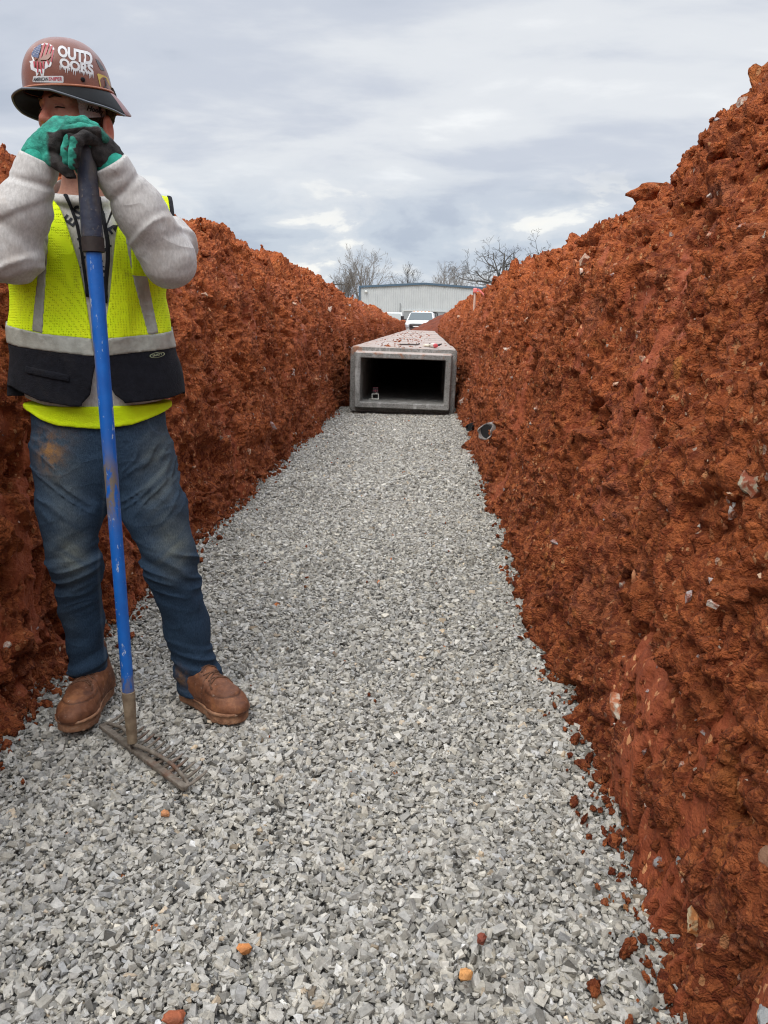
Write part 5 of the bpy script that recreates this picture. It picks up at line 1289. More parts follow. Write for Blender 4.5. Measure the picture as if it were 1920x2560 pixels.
# ---- jeans
def build_jeans():
    v = Vol((-0.30, -0.24, 0.02), (0.34, 0.22, 0.965), 0.0046); P = v.P()
    D = v.cone((-0.030, 0.040, 0.95), (-0.030, 0.040, 0.83), 0.184, 0.187, 0.69)
    hR, hL = np.array([-0.118, 0.038, 0.80]), np.array([0.064, 0.038, 0.80])
    def leg(h, K, A_, rh, rk, ra, sd, s_):
        m1 = (h+K)/2+[0.004*s_, -0.008, 0]; m2 = (K+A_)/2+[0, 0.012, 0]
        d = v.cone(h, m1, rh, (rh+rk)/2+0.002); d = smin(d, v.cone(m1, K, (rh+rk)/2+0.002, rk), 0.03); d = smin(d, v.cone(K, m2, rk, (rk+ra)/2-0.002), 0.03); d = smin(d, v.cone(m2, A_-[0, 0, 0.06], (rk+ra)/2-0.002, ra), 0.03)
        z = v.Z; kn = np.exp(-((z-K[2]+0.04)/0.10)**2); an = np.clip((0.26-z)/0.14, 0, 1); hip = np.clip((z-0.62)/0.1, 0, 1)
        x = v.X-(K[0] if s_ else 0)
        n1 = vnoise(np.stack([v.X*7+z*3*s_, v.Y*7, z*30+v.X*10*s_], -1), sd); n1 = 1-2*np.abs(n1); n1 = np.sign(n1)*np.abs(n1)**1.5*1.3
        n2 = vnoise(np.stack([v.X*12, v.Y*12, z*62+v.X*24*s_], -1), sd+1)
        n3 = vnoise(np.stack([v.X*16+z*14*s_, v.Y*10, z*7], -1), sd+2)
        n4 = vnoise(np.stack([v.X*9, v.Y*9, z*44-np.abs(v.X+0.03)*36], -1), sd+3); n4 = 1-2*np.abs(n4); n4 = np.maximum(n4, -0.3)**3*1.3
        return d-0.010*(an*n1)-0.008*kn*n1-0.004*(an+kn)*n2-0.0055*n3-0.009*hip*n4
    a = leg(hR, KR-[0.006, 0, 0], AR-[0.008, 0, 0], 0.101, 0.067, 0.051, 61, -1); b_ = leg(hL, KL, AL, 0.104, 0.073, 0.060, 66, 1)
    a = np.maximum(a, 0.118-v.Z-0.10*(v.X-AR[0])*-1); b_ = np.maximum(b_, 0.058-v.Z+0.16*(v.X-AL[0]))
    legs = smin(a, b_, 0.012)
    D = smin(D, legs, 0.035)
    # fly, side seams and hem roll as raised lines
    fly = pl(243, 1120, -.1)[0]; e = np.sqrt((v.X-fly)**2+(v.Y+0.06)**2*0)+0*v.Z
    D = D-0.0022*np.exp(-(e/0.004)**2)*(v.Z > 0.74)*(v.Y < 0)
    hemR = np.exp(-((v.Z-(0.118+0.10*(v.X-AR[0]))-0.012)/0.010)**2)*(v.X < 0.05); hemL = np.exp(-((v.Z-(0.058+0.16*(v.X-AL[0]))-0.012)/0.010)**2)*(v.X > 0.05)
    D = D-0.0022*(hemR+hemL)
    v.D = D; V, F = v.mesh(1)
    x, y, z = V.T
    def g(c, rx, rz): return np.exp(-((x-c[0])/rx)**2-((z-c[2])/rz)**2)*(y < 0.06)
    fade = 0.55*g(pl(150, 1190, -.1), .055, .13)+0.85*g(pl(175, 1390, -.1), .045, .085)+0.65*g(pl(400, 1180, -.1), .060, .15)+0.95*g(pl(435, 1370, -.12), .050, .075)
    fade += 0.35*g(pl(170, 1560, -.05), .03, .06)*0.5
    wh = vnoise(np.stack([x*9, y*9, z*60-np.abs(x+0.03)*45], -1), 88); fade = np.clip(fade*(0.85+0.35*wh), 0, 1)
    dirt = np.clip(1.1*g(pl(122, 1140, -.1), .032, .045)+0.8*g(pl(452, 1685, -.05), .016, .03)+0.25*g(pl(140, 1090, -.1), .05, .03), 0, 1)
    def line(cx_, w): return np.exp(-((x-cx_)/w)**2)
    sx_ = np.interp(z, [0.1, 0.30, 0.50, 0.72, 0.80], [pl(268, 1690, 0)[0], pl(255, 1560, 0)[0], pl(246, 1400, 0)[0], pl(262, 1215, 0)[0], -0.03])
    seam = 0.55*line(sx_, 0.0035)*(z < 0.74)*(y < 0.06)*(x < 0.02)
    for cc_, r_ in ((pl(75, 1060, -.06), .055), (pl(425, 1048, -.06), .060)):
        rr_ = np.sqrt((x-cc_[0])**2+((z-cc_[2])*1.2)**2); seam = seam+0.5*np.exp(-((rr_-r_)/0.003)**2)*(y < 0.03)*(z > cc_[2]-.07)
    hz = z-(0.118+0.10*(x-AR[0])); hz2 = z-(0.058+0.16*(x-AL[0])); seam = seam+0.35*np.exp(-((hz-0.024)/0.003)**2)*(x < 0.05)+0.35*np.exp(-((hz2-0.024)/0.003)**2)*(x > 0.05)
    seam = seam+0.3*((hz < 0.004)*(x < 0.05)+(hz2 < 0.004)*(x > 0.05))
    return V, F, fade, dirt, np.clip(seam, 0, 0.8)
jV, jF, jfade, jdirt, jseam = build_jeans()
mesh_obj('jeans', tow(jV), jF, M_DEN, PERSON, smooth=True, attrs={'fade': jfade, 'dirt': jdirt, 'seam': jseam})

# ---- boots
def build_boot(heel, toe, side, name_lab):
    heel = np.array([heel[0], heel[1], 0.016]); t = np.array([toe[0]-heel[0], toe[1]-heel[1], 0]); L_ = np.linalg.norm(t[:2]); t = t/L_; s_ = np.array([-t[1], t[0], 0])*side
    S_ = L_/0.30
    v = Vol((-0.03, -0.08, -0.005), (0.33, 0.08, 0.20), 0.0034); X, Y, Z = v.X, v.Y, v.Z
    def plan(off):   # outline of the sole seen from above
        d1 = np.sqrt((X-0.042)**2+(Y)**2)-0.037; d2 = np.sqrt(((X-0.215)/1.32)**2+(Y-0.006)**2)-0.051
        tt = np.clip((X-0.042)/0.173, 0, 1); d3 = np.abs(Y-0.006*tt)-(0.037+(0.051-0.037)*tt**1.5-0.004*np.sin(tt*3.14)); d3 = np.maximum(d3, np.maximum(0.042-X, X-0.215))
        return smin(smin(d1, d2, 0.01), d3, 0.01)-off
    zt = 0.004*np.clip((X-0.22)/0.08, 0, 1)
    sole = np.maximum(plan(0.0), np.abs(Z-0.015-zt)-0.015)
    welt = np.maximum(plan(0.0045), np.abs(Z-0.032-zt)-0.0045); sole_all = smin(sole, welt, 0.003)
    sole_all = sole_all+0.0012*vnoise(v.P()*90, 5)
    up = np.maximum(plan(-0.002), Z-0.06); 
    toeb = v.ell((0.222, 0.006, 0.040), (0.068, 0.049, 0.042)); mid = v.cone((0.215, 0.004, 0.046), (0.115, 0.002, 0.082), 0.036, 0.039)
    heelc = v.cone((0.046, 0, 0.045), (0.052, 0, 0.085), 0.039, 0.037); shaft = v.cone((0.074, 0, 0.085), (0.070, 0, 0.165), 0.043, 0.034)
    side_ = v.cone((0.06, 0, 0.05), (0.20, 0.004, 0.04), 0.037, 0.046)
    u = smin(smin(smin(toeb, mid, 0.025), side_, 0.02), smin(heelc, shaft, 0.02), 0.03)
    u = np.maximum(u, 0.028-Z)
    # moccasin seam: raised U over the toe
    P = v.P(); seamr = np.sqrt(((X-0.190)/1.25)**2+((Y-0.005)/0.82)**2); sr = np.abs(seamr-0.047); sm_ = np.exp(-(sr/0.0035)**2)*(X > 0.165)*(Z > 0.05); plug = ((seamr < 0.045) | (X < 0.2))*(Z > 0.05)
    u = u-0.0030*sm_-0.0018*plug*(X > 0.12)+0.0022*vnoise(P*np.array([34, 34, 40], np.float32), 9)+0.0012*vnoise(P*80, 10)
    ql = np.abs(X-0.135-0.35*np.abs(Y)); u = u-0.0016*(X < 0.135+0.35*np.abs(Y))*(np.abs(Y) > 0.017)*(Z > 0.035)
    def place(V): V = V*np.array([S_, 1.10, 1.06]); return heel+V[:, :1]*t+V[:, 1:2]*s_+V[:, 2:3]*np.array([0, 0, 1.0])
    def flip(F): return F if (np.cross(t, s_)[2] > 0) else F[:, ::-1]
    v.D = u; V, F = v.mesh(1); bx, by, bz = V.T; sr_ = np.sqrt(((bx-0.190)/1.25)**2+((by-0.005)/0.82)**2)
    cr_ = 0.75*np.exp(-((sr_-0.0515)/0.0016)**2)*(bx > 0.165)*(bz > 0.048)+0.7*np.exp(-((bx-0.137-0.35*np.abs(by))/0.0020)**2)*(np.abs(by) > 0.017)*(bz > 0.035)+0.55*np.exp(-((bz-0.047-0.4*(0.10-bx)*(bx < 0.10))/0.0018)**2)*(bx < 0.15)+0.8*np.exp(-((bz-0.0365)/0.0022)**2)
    b = mesh_obj('boot', tow(place(V)), flip(F), M_LEA, PERSON, smooth=True, attrs={'crease': np.clip(cr_, 0, 1)})
    from_top = BVHTree.FromPolygons([tuple(q) for q in V], [tuple(f) for f in F.tolist()])
    def top(x_, y_, lift=0.0012):
        h_ = from_top.ray_cast(Vector((x_, y_, 0.22)), Vector((0, 0, -1)), 0.3); return (x_, y_, (h_[0].z if h_[0] else 0.1)+lift)
    v.D = sole_all; V, F = v.mesh(1); mesh_obj('sole', tow(place(V)), flip(F), M_SOLE, b, smooth=True)
    m = MB()
    for xa, xb in ((0.172, 0.160), (0.160, 0.172), (0.150, 0.138), (0.138, 0.150), (0.128, 0.116), (0.116, 0.128)):
        pts = [top(xa+(xb-xa)*(q+1)/2, 0.027*q) for q in np.linspace(-1, 1, 11)]; pts = place(np.array(pts)); m.tube([w1(p) for p in pts], 0.0024, 6)
    for q in (-1, 1):
        pts = [top(x_, y_*q, 0.002) for x_, y_ in ((0.150, 0.0), (0.158, 0.015), (0.170, 0.030), (0.188, 0.038))]; pts = place(np.array(pts)); m.tube([w1(p) for p in pts], 0.0022, 6)
    m.obj('laces', M_LACE, b, smooth=True)
t = NT('rubber_sole'); _c = t.mix(t.ramp(t.noise(26, 6, 0.65), [(0.35, 0.0), (0.65, 1.0)]), (0.19, 0.085, 0.045), (0.38, 0.20, 0.11)); _c = t.mix(t.ramp(t.noise(70, 4), [(0.58, 0.0), (0.68, 0.5)]), _c, (0.36, 0.27, 0.2)); t.bump(t.noise(90, 5), 0.004); M_SOLE = t.fin(_c, 0.9)
M_LACE = plain('lace_brown', (0.12, 0.055, 0.03), 0.85, var=0.25, scale=200)
build_boot((-0.070, 0.135), (-0.190, -0.152), 1, 'r')
build_boot((0.165, 0.024), (0.334, -0.240), -1, 'l')

# ---- gloved hands
def build_gloves():
    M_GT = cloth('teal_knit', (0.025, 0.30, 0.22), (0.06, 0.52, 0.39), 45, 520, bump=0.004, stain=(0.03, 0.10, 0.085), stain_amt=0.5)
    t = NT('glove_coated'); tl = t.attr('teal'); n = t.noise(60, 5, 0.6)
    dark = t.mix(t.ramp(n, [(0.35, 0.0), (0.7, 1.0)]), (0.014, 0.013, 0.013), (0.050, 0.044, 0.041)); teal = t.mix(t.ramp(t.noise(34, 5, 0.6), [(0.35, 0.0), (0.65, 1.0)]), (0.014, 0.14, 0.105), (0.042, 0.37, 0.275))
    f = t.ramp(t.math('ADD', tl, t.math('MULTIPLY', t.math('SUBTRACT', n, 0.5), 0.35)), [(0.40, 0.0), (0.60, 1.0)]); t.bump(t.math('ADD', t.noise(420, 3), t.math('MULTIPLY', t.noise(70, 4), 1.5)), 0.003, 0.9)
    M_G = t.fin(t.mix(f, dark, teal), 0.8, spec=0.3)
    def hand(spec, lo, hi, tealf, name, lab):
        v = Vol(lo, hi, 0.0024)
        for (kind, pts, rad) in spec:
            p = [pl(*q) for q in pts]
            if kind == 'f':
                w = None
                for i in range(len(p)-1):
                    c_ = v.cone(p[i], p[i+1], rad[i], rad[i+1]); w = c_ if w is None else smin(w, c_, 0.004)
                v.D = smin(v.D, w, 0.0035)
            else:
                w = None
                for i in range(len(p)-1):
                    c_ = v.cone(p[i], p[i+1], rad[i], rad[i+1]); w = c_ if w is None else smin(w, c_, 0.014)
                v.D = smin(v.D, w, 0.014)
        P = v.P(); v.D = v.D+0.0016*vnoise(P*np.float32(75), 3)+0.0009*vnoise(P*np.float32(170), 4)
        V, F = v.mesh(1); N = vnormals(V, F); 
        mesh_obj(name, tow(V), F, M_G, PERSON, smooth=True, attrs={'teal': np.clip(tealf(V, N), 0, 1)}, label=lab)
    # his right hand (seen left): lies over the top, fingers to the right, thumb down the near side
    R_ = [('p', [(84, 392, -.190), (106, 372, -.200), (134, 345, -.215), (158, 330, -.215)], [.030, .031, .030, .026]),
          ('p', [(120, 392, -.215), (140, 362, -.235), (152, 345, -.235)], [.022, .022, .020]),
          ('p', [(110, 362, -.185), (148, 320, -.195), (170, 313, -.195)], [.026, .023, .019]),
          ('f', [(146, 346, -.248), (166, 327, -.262), (206, 322, -.272), (240, 329, -.270), (262, 346, -.262)], [.0150, .0135, .0130, .0125, .0115]),
          ('f', [(155, 330, -.225), (176, 314, -.238), (210, 310, -.245), (246, 330, -.243), (270, 358, -.238)], [.0150, .0135, .0130, .0120, .0110]),
          ('f', [(160, 318, -.203), (180, 306, -.212), (208, 304, -.217), (236, 320, -.215), (256, 344, -.212)], [.0150, .0135, .0125, .0120, .0105]),
          ('f', [(160, 312, -.180), (180, 306, -.186), (204, 306, -.190), (226, 318, -.190), (240, 334, -.190)], [.0140, .0125, .0115, .0105, .0095]),
          ('f', [(128, 395, -.232), (146, 408, -.248), (166, 425, -.256), (177, 442, -.256)], [.0190, .0160, .0145, .0125])]
    lineR = pl(124, 380, -.2)[0]
    def tR(V, N):
        zt = pl(150, 322, -.22)[2]
        top_ = (V[:, 2]-np.interp(V[:, 0], [pl(130, 300, -.2)[0], pl(200, 300, -.2)[0], pl(250, 300, -.2)[0], pl(275, 300, -.2)[0]], [pl(0, 326, -.22)[2], pl(0, 315, -.22)[2], pl(0, 305, -.22)[2], pl(0, 300, -.22)[2]]))*60
        return np.maximum(0.5+24*(lineR-V[:, 0]), 0.5+top_*(V[:, 0] < pl(250, 300, -.2)[0]))
    # his left hand (seen right): wraps the end of the handle, fingers curling down on the near side
    L_ = [('p', [(284, 398, -.205), (268, 384, -.218), (246, 362, -.228), (232, 350, -.232)], [.028, .031, .030, .024]),
          ('p', [(262, 404, -.235), (248, 388, -.245), (238, 362, -.250)], [.021, .022, .020]),
          ('f', [(238, 352, -.262), (212, 342, -.282), (193, 352, -.292), (187, 380, -.292), (184, 412, -.284)], [.0165, .0145, .0140, .0130, .0120]),
          ('f', [(236, 346, -.245), (202, 334, -.258), (176, 346, -.266), (167, 376, -.266), (168, 404, -.262)], [.0160, .0140, .0130, .0125, .0110]),
          ('f', [(238, 340, -.222), (200, 330, -.232), (166, 340, -.240), (156, 372, -.240), (160, 404, -.238)], [.0155, .0135, .0130, .0120, .0110]),
          ('f', [(240, 338, -.200), (202, 330, -.206), (170, 338, -.212), (158, 366, -.212), (160, 388, -.210)], [.0140, .0125, .0115, .0110, .0100]),
          ('f', [(264, 404, -.212), (240, 422, -.205), (216, 430, -.200), (200, 424, -.200)], [.0185, .0155, .0140, .0120])]
    def tL(V, N): return 0.0+0.47*np.clip(N @ np.array([-0.97, -0.05, 0.25]), 0, 1)*(V[:, 0] < pl(205, 300, -.25)[0])+0.5*(V[:, 0]-pl(268, 380, -.22)[0])*30*(N @ np.array([0.6, 0.3, 0.7]))
    hand(R_, (-0.20, -0.33, 1.52), (0.08, -0.12, 1.72), tR, 'glove', 'teal backed glove lying over the other hand')
    hand(L_, (-0.13, -0.35, 1.52), (0.10, -0.14, 1.70), tL, 'glove', 'dark glove wrapped round the end of the rake handle')
    # knitted wrists
    for W_, nxt, nm in ((WR, pl(86, 384, -.19), 'r'), (WL, pl(283, 396, -.208), 'l')):
        E = ER if nm == 'r' else EL; ax = (W_-E)/np.linalg.norm(W_-E)
        tgt = pl(112, 368, -.2) if nm == 'r' else pl(266, 384, -.215)
        m = MB(); pts = [W_-ax*0.03, W_+ax*0.004, (W_+tgt)/2, tgt]; m.tube([w1(p) for p in pts], [.036, .036, .0335, .032], 20); m.obj('glove_cuff', M_GT, PERSON, smooth=True)
build_gloves()

# ---- hard hat (sits on the head: a thing worn, child of the wearer)
TI = R(-7)
HHF = hf*math.cos(TI)+hu*math.sin(TI); HHU = hu*math.cos(TI)-hf*math.sin(TI); HHL = hl
HB = pl(174, 232, 0.02)
ha, hb, hh = 0.117, 0.100, 0.124
def dome(th, s):     # th from the front towards his left; s = 0 rim .. 1 crown
    h = np.sin(s*np.pi/2)**0.95; r = np.clip(1-h**2.35, 0, 1)**(1/2.35)
    bulge = 1+0.02*np.cos(th)
    p = np.array([ha*r*np.cos(th)*bulge, hb*r*np.sin(th), hh*h]); return HB+HHF*p[0]+HHL*p[1]+HHU*p[2]
def dome_n(th, s):
    e = 1e-3; a = dome(th+e, s)-dome(th-e, s); b_ = dome(th, min(s+e, .999))-dome(th, s-e); n_ = np.cross(a, b_); return n_/np.linalg.norm(n_)
def helmet():
    nt, ns = 96, 26; V = []; F = []
    for i in range(ns):
        for k in range(nt): V.append(dome(2*math.pi*k/nt, 0.985*i/(ns-1)))
    for i in range(ns-1):
        for k in range(nt): F.append((i*nt+k, i*nt+(k+1) % nt, (i+1)*nt+(k+1) % nt, (i+1)*nt+k))
    V.append(HB+HHU*hh*1.0); F += [((ns-1)*nt+k, (ns-1)*nt+(k+1) % nt, len(V)-1) for k in range(nt)]
    LV = []; LF = []
    for i in range(8):
        for k in range(nt): p = dome(2*math.pi*k/nt, 0.9*i/7); LV.append(HB+(p-HB)*0.965)
    for i in range(7):
        for k in range(nt): LF.append((i*nt+(k+1) % nt, i*nt+k, (i+1)*nt+k, (i+1)*nt+(k+1) % nt))
    LF.append(tuple(7*nt+k for k in range(nt))[::-1])
    t = NT('hat_shell'); c = t.mix(t.ramp(t.noise(14, 5, 0.6), [(0.35, 0.0), (0.7, 1.0)]), (0.155, 0.047, 0.028), (0.225, 0.075, 0.042))
    c = t.mix(t.ramp(t.noise(70, 5, 0.7), [(0.62, 0.0), (0.70, 0.5)]), c, (0.40, 0.30, 0.25)); t.bump(t.noise(8, 3), 0.003); t.val(t.ramp(t.noise(30, 4), [(0.3, 0.18), (0.7, 0.38)]), t.b.inputs['Roughness'])
    t.val(c, t.b.inputs['Base Color']); t.b.inputs['Specular IOR Level'].default_value = 0.5; MS = t.m
    h = mesh_obj('hard_hat', tow(np.array(V)), F, MS, PERSON, smooth=True)
    mesh_obj('hat_inner', tow(np.array(LV)), LF, plain('inner_black', (0.012, 0.012, 0.012), 0.9), h, smooth=True)  # inner face of the shell, coloured black all over
    # brim
    V = []; nr = 7
    for k in range(nt):
        th = 2*math.pi*k/nt; c_ = math.cos(th); wd = 0.036-0.010*max(0, c_)**1.5+0.006*max(0, -c_); dr = np.interp(abs(math.atan2(math.sin(th), c_)), [0, 0.6, 1.2, 1.9, 2.6, math.pi], [0.006, 0.014, 0.040, 0.060, 0.048, 0.036])
        rad = HHF*math.cos(th)*ha+HHL*math.sin(th)*hb; l = np.linalg.norm(rad); rad = rad/l; b0 = dome(th, 0.0)
        for j in range(nr): q = j/(nr-1); V.append(b0+rad*wd*q-HHU*dr*q**1.25)
        for j in range(nr): q = 1-j/(nr-1); V.append(b0+rad*(wd*q-0.001)-HHU*(dr*q**1.25+0.0032))
    n = 2*nr; F = [(k*n+j, ((k+1) % nt)*n+j, ((k+1) % nt)*n+(j+1) % n, k*n+(j+1) % n) for k in range(nt) for j in range(n)]
    mi = []
    for k in range(nt):
        th = (2*math.pi*(k+.5)/nt+math.pi) % (2*math.pi)-math.pi
        for j in range(n): mi.append(1 if abs(th) < 1.98 else 0)
    blk = plain('visor_black', (0.004, 0.0045, 0.005), 0.5, var=0.3, scale=40, spec=0.12); red = plain('brim_red', (0.19, 0.038, 0.026), 0.25, var=0.2, scale=30)
    mesh_obj('brim', tow(np.array(V)), F, None, h, smooth=True, mats=[red, blk], midx=mi)
    m = MB(); m.tube([w1(dome(2*math.pi*k/nt, 0.0)+(HHF*math.cos(2*math.pi*k/nt)+HHL*math.sin(2*math.pi*k/nt))*0.002) for k in range(nt+1)], 0.0032, 6, caps=False); m.obj('rim_bead', plain('rim_copper', (0.36, 0.13, 0.065), 0.4), h, smooth=True)
    # visor edge
    pts = []
    for k in range(-30, 31):
        th = 1.98*k/30; c_ = math.cos(th); wd = 0.036-0.010*max(0, c_)**1.5; dr = np.interp(abs(th), [0, 0.6, 1.2, 1.9, 2.6], [0.006, 0.014, 0.040, 0.060, 0.048]); rad = HHF*c_*ha+HHL*math.sin(th)*hb; rad /= np.linalg.norm(rad); pts.append(w1(dome(th, 0.0)+rad*wd-HHU*(dr+.001)))
    m = MB(); m.tube(pts, 0.0028, 6); m.obj('visor_edge', plain('edge_grey', (0.10, 0.11, 0.13), 0.35), h, smooth=True)
    # suspension strap with writing
    SV = []; SF = []
    for k in range(16):
        th = R(62+5.2*k); rad = HHF*math.cos(th)*ha+HHL*math.sin(th)*hb
        SV += [HB+rad*0.86-HHU*0.010, HB+rad*0.88-HHU*(0.072-0.016*k/15)]
    SF = [(2*k, 2*k+1, 2*k+3, 2*k+2) for k in range(15)]; n = len(SV); SV += [p-(p-HB-HHU*((p-HB) @ HHU))*0.02 for p in SV]; SF += [tuple(i+n for i in f[::-1]) for f in SF]
    stp = mesh_obj('headband', tow(np.array(SV)), SF, cloth('band_white', (0.42, 0.38, 0.40), (0.55, 0.50, 0.52), 60, 300), h, smooth=True)
    tv, tf = text_mesh('Hooey', 0.017, 0.0008, shear=0.5)
    P = []
    for x, y in tv:
        th = R(86)+x/0.098; rad = HHF*math.cos(th)*ha+HHL*math.sin(th)*hb; u = (0.050-y+0.10*x); P.append(HB+rad*(0.90+0.01*u/0.05)-HHU*u)
    mesh_obj('lettering', tow(np.array(P)), tf, M_PRINT, stp)
    # snap
    return h
HAT = helmet()
# stickers: flat outlines wrapped on the shell, drawn as seen from the near side
nn_, ns_ = 80, 40
_g = [(dome(th, s), th, s) for th in np.linspace(-1.6, 3.0, nn_) for s in np.linspace(0.0, 0.97, ns_)]
BVH_HAT = BVHTree.FromPolygons([tuple(q[0]) for q in _g], [(i*ns_+j, (i+1)*ns_+j, (i+1)*ns_+j+1, i*ns_+j+1) for i in range(nn_-1) for j in range(ns_-1)])
EYE = np.array([(np.array([0, 0, CAM_H])-PB) @ PX, (np.array([0, 0, CAM_H])-PB) @ PN, CAM_H])
def on_hat(px_pts, lift):
    o = []
    for x, y in px_pts:
        a = pl(x, y, 0.0); d = Vector(a-EYE).normalized(); h = BVH_HAT.ray_cast(Vector(EYE), d, 6.0)
        p = np.array(h[0]) if h[0] else a; n_ = (p-HB-HHU*0.03); n_ /= np.linalg.norm(n_); o.append(p+n_*lift)
    return np.array(o)
def quadmap(c0, c1, c2, c3):   # unit square -> photo quad (top-left, top-right, bottom-right, bottom-left)
    c0, c1, c2, c3 = map(np.array, (c0, c1, c2, c3))
    return lambda u, v: (c0*(1-u)*(1-v)+c1*u*(1-v)+c2*u*v+c3*(1-u)*v)
def sticker(name, polys, qm, lift, mat, par, sub=6):
    V = []; F = []
    for pg in polys:
        n = len(V); pts = []
        for i in range(len(pg)):
            a, b_ = np.array(pg[i]), np.array(pg[(i+1) % len(pg)])
            for k in range(sub): pts.append(a+(b_-a)*k/sub)
        V += [qm(*p) for p in pts]; c = len(V)
        bm_ = bmesh.new(); vs = [bm_.verts.new((q[0], q[1], 0)) for q in V[n:]]; bm_.faces.new(vs)
        bmesh.ops.triangulate(bm_, faces=bm_.faces[:]); bm_.verts.index_update(); F += [tuple(v.index+n for v in f.verts) for f in bm_.faces]; bm_.free()
    return mesh_obj(name, tow(on_hat(V, lift)), F, mat, par)
def z2(x, y): return (x/4.608, 60+y/4.608)        # pixels of the enlarged helmet view -> photo pixels
_c = on_hat([(207, 199)], 0.0)[0]; _n = _c-HB-HHU*0.03; _n /= np.linalg.norm(_n); m = MB(); m.tube([w1(_c-_n*.002), w1(_c+_n*.003), w1(_c+_n*.004)], [.0055, .0052, .004], 14); m.obj('snap', M_DARK, HAT, smooth=True)
W_ST = plain('sticker_white', (0.62, 0.62, 0.63), 0.35, var=0.06); R_ST = plain('sticker_red', (0.42, 0.035, 0.06), 0.4); B_ST = plain('sticker_blue', (0.045, 0.07, 0.17), 0.4); Y_ST = plain('sticker_yellow', (0.60, 0.44, 0.07), 0.4); K_ST = plain('sticker_ink', (0.02, 0.02, 0.025), 0.4)
HS_M = bpy.data.materials['hat_shell']
# flag decal running down in drips
qm = lambda x, y: np.array(z2(x, y))
fl = sticker('flag_decal', [[(368, 345), (400, 290), (450, 245), (500, 226), (560, 226), (605, 250), (628, 290), (622, 345), (608, 400), (590, 480), (575, 498), (560, 490), (556, 440), (530, 430), (518, 470), (512, 560), (506, 597), (498, 560), (488, 500), (478, 560), (474, 596), (466, 560), (456, 520), (446, 570), (440, 585), (430, 560), (428, 600), (420, 600), (412, 530), (396, 500), (384, 480), (378, 450), (366, 500), (360, 524), (352, 480), (356, 452), (340, 436), (352, 428), (384, 420), (366, 380)]], qm, 0.0008, W_ST, HAT, 3)
sticker('flag_canton', [[(368, 345), (400, 290), (450, 248), (480, 234), (472, 300), (452, 360), (446, 392), (404, 386), (374, 372)]], qm, 0.0016, B_ST, fl, 4)
st_ = []
for (a, b_) in (((520, 228), (470, 400)), ((566, 230), (512, 400)), ((604, 254), (560, 380)), ((470, 440), (486, 570)), ((438, 430), (440, 560)), ((398, 432), (404, 500)), ((508, 430), (508, 520)), ((548, 420), (562, 470)), ((618, 300), (594, 440))):
    st_.append([(a[0]-9, a[1]), (a[0]+8, a[1]+2), (b_[0]+7, b_[1]), (b_[0]-7, b_[1])])
sticker('flag_stripes', st_, qm, 0.0018, R_ST, fl, 3)
dots = []
for i in range(6):
    for j in range(5):
        x = 392+i*15-j*3+ (j % 2)*6; y = 286+j*20-i*7+6*(i > 3)
        if y < 250 or x+(y-340)*0.25 > 458: continue
        dots.append([(x-3.4, y), (x, y-3.6), (x+3.4, y), (x, y+3.6)])
sticker('flag_stars', dots, qm, 0.0022, W_ST, fl, 1)
sticker('decal_gaps', [[(458, 408), (500, 382), (552, 352), (590, 346), (588, 378), (560, 412), (520, 420), (476, 420)], [(392, 398), (420, 388), (436, 398), (424, 416), (402, 416)]], qm, 0.0024, HS_M, fl, 3)
def hat_text(s, corners, mat, par, name, lift=0.0012, size=1.0, bold=0.02, space=1.0, shear=0):
    tv, tf = text_mesh(s, size, bold, space=space, shear=shear); lo, hi = tv.min(0), tv.max(0); q = (tv-lo)/(hi-lo); Q = quadmap(*[z2(*c_) for c_ in corners])
    return mesh_obj(name, tow(on_hat([Q(u, 1-w) for u, w in q], lift)), tf, mat, par)
ot = hat_text('OUTD', [(664, 240), (1062, 330), (1062, 486), (668, 372)], W_ST, HAT, 'word_decal', bold=0.045, space=0.98)
hat_text('OORS', [(684, 386), (1070, 470), (1078, 590), (690, 500)], W_ST, ot, 'word_decal_lower', bold=0.045, space=0.98)
rr = random.Random(5); dr = []
for k in range(24):
    u = k/23; x = 692+u*380+rr.uniform(-5, 5); y = 492+u*90; l = rr.choice([18, 26, 40, 58])*(1.0 if u < .9 else 1.2); dr.append([(x-6.5, y-14), (x+6.5, y-12), (x+1.2, y+l), (x-1.2, y+l)])
sticker('drips', dr, qm, 0.0011, W_ST, ot, 2)
wl = sticker('name_strip', [[(386, 606), (400, 600), (720, 598), (732, 608), (732, 668), (724, 676), (386, 670), (378, 660)]], qm, 0.0010, W_ST, HAT, 5)
hat_text('AMERICAN', [(388, 618), (556, 612), (556, 652), (388, 660)], K_ST, wl, 'strip_text', 0.0016, bold=0.02); hat_text('SNIPER', [(562, 610), (718, 610), (718, 654), (562, 652)], R_ST, wl, 'strip_text_red', 0.0016, bold=0.02)
ye = sticker('yellow_decal', [[(1116, 578), (1128, 570), (1210, 600), (1232, 618), (1290, 770), (1286, 806), (1220, 782), (1160, 756)]], qm, 0.0010, Y_ST, HAT, 5)
cl_ = []
for k in range(5): cl_.append([(1192+k*9, 722-6+k*6), (1206+k*9, 716+k*6), (1210+k*9, 728+k*6), (1194+k*9, 736+k*6)])
cl_ += [[(1205, 650), (1216, 648), (1226, 716), (1212, 716)], [(1190, 625), (1216, 622), (1220, 634), (1196, 638)], [(1180, 742), (1250, 770), (1252, 778), (1182, 750)]]
sticker('yellow_ink', cl_, qm, 0.0016, K_ST, ye, 2)
sticker('side_decal', [[(1096, 400), (1130, 420), (1176, 486), (1204, 540), (1160, 530), (1140, 500)]], qm, 0.0009, plain('decal_dark', (0.05, 0.045, 0.05), 0.4), HAT, 3)

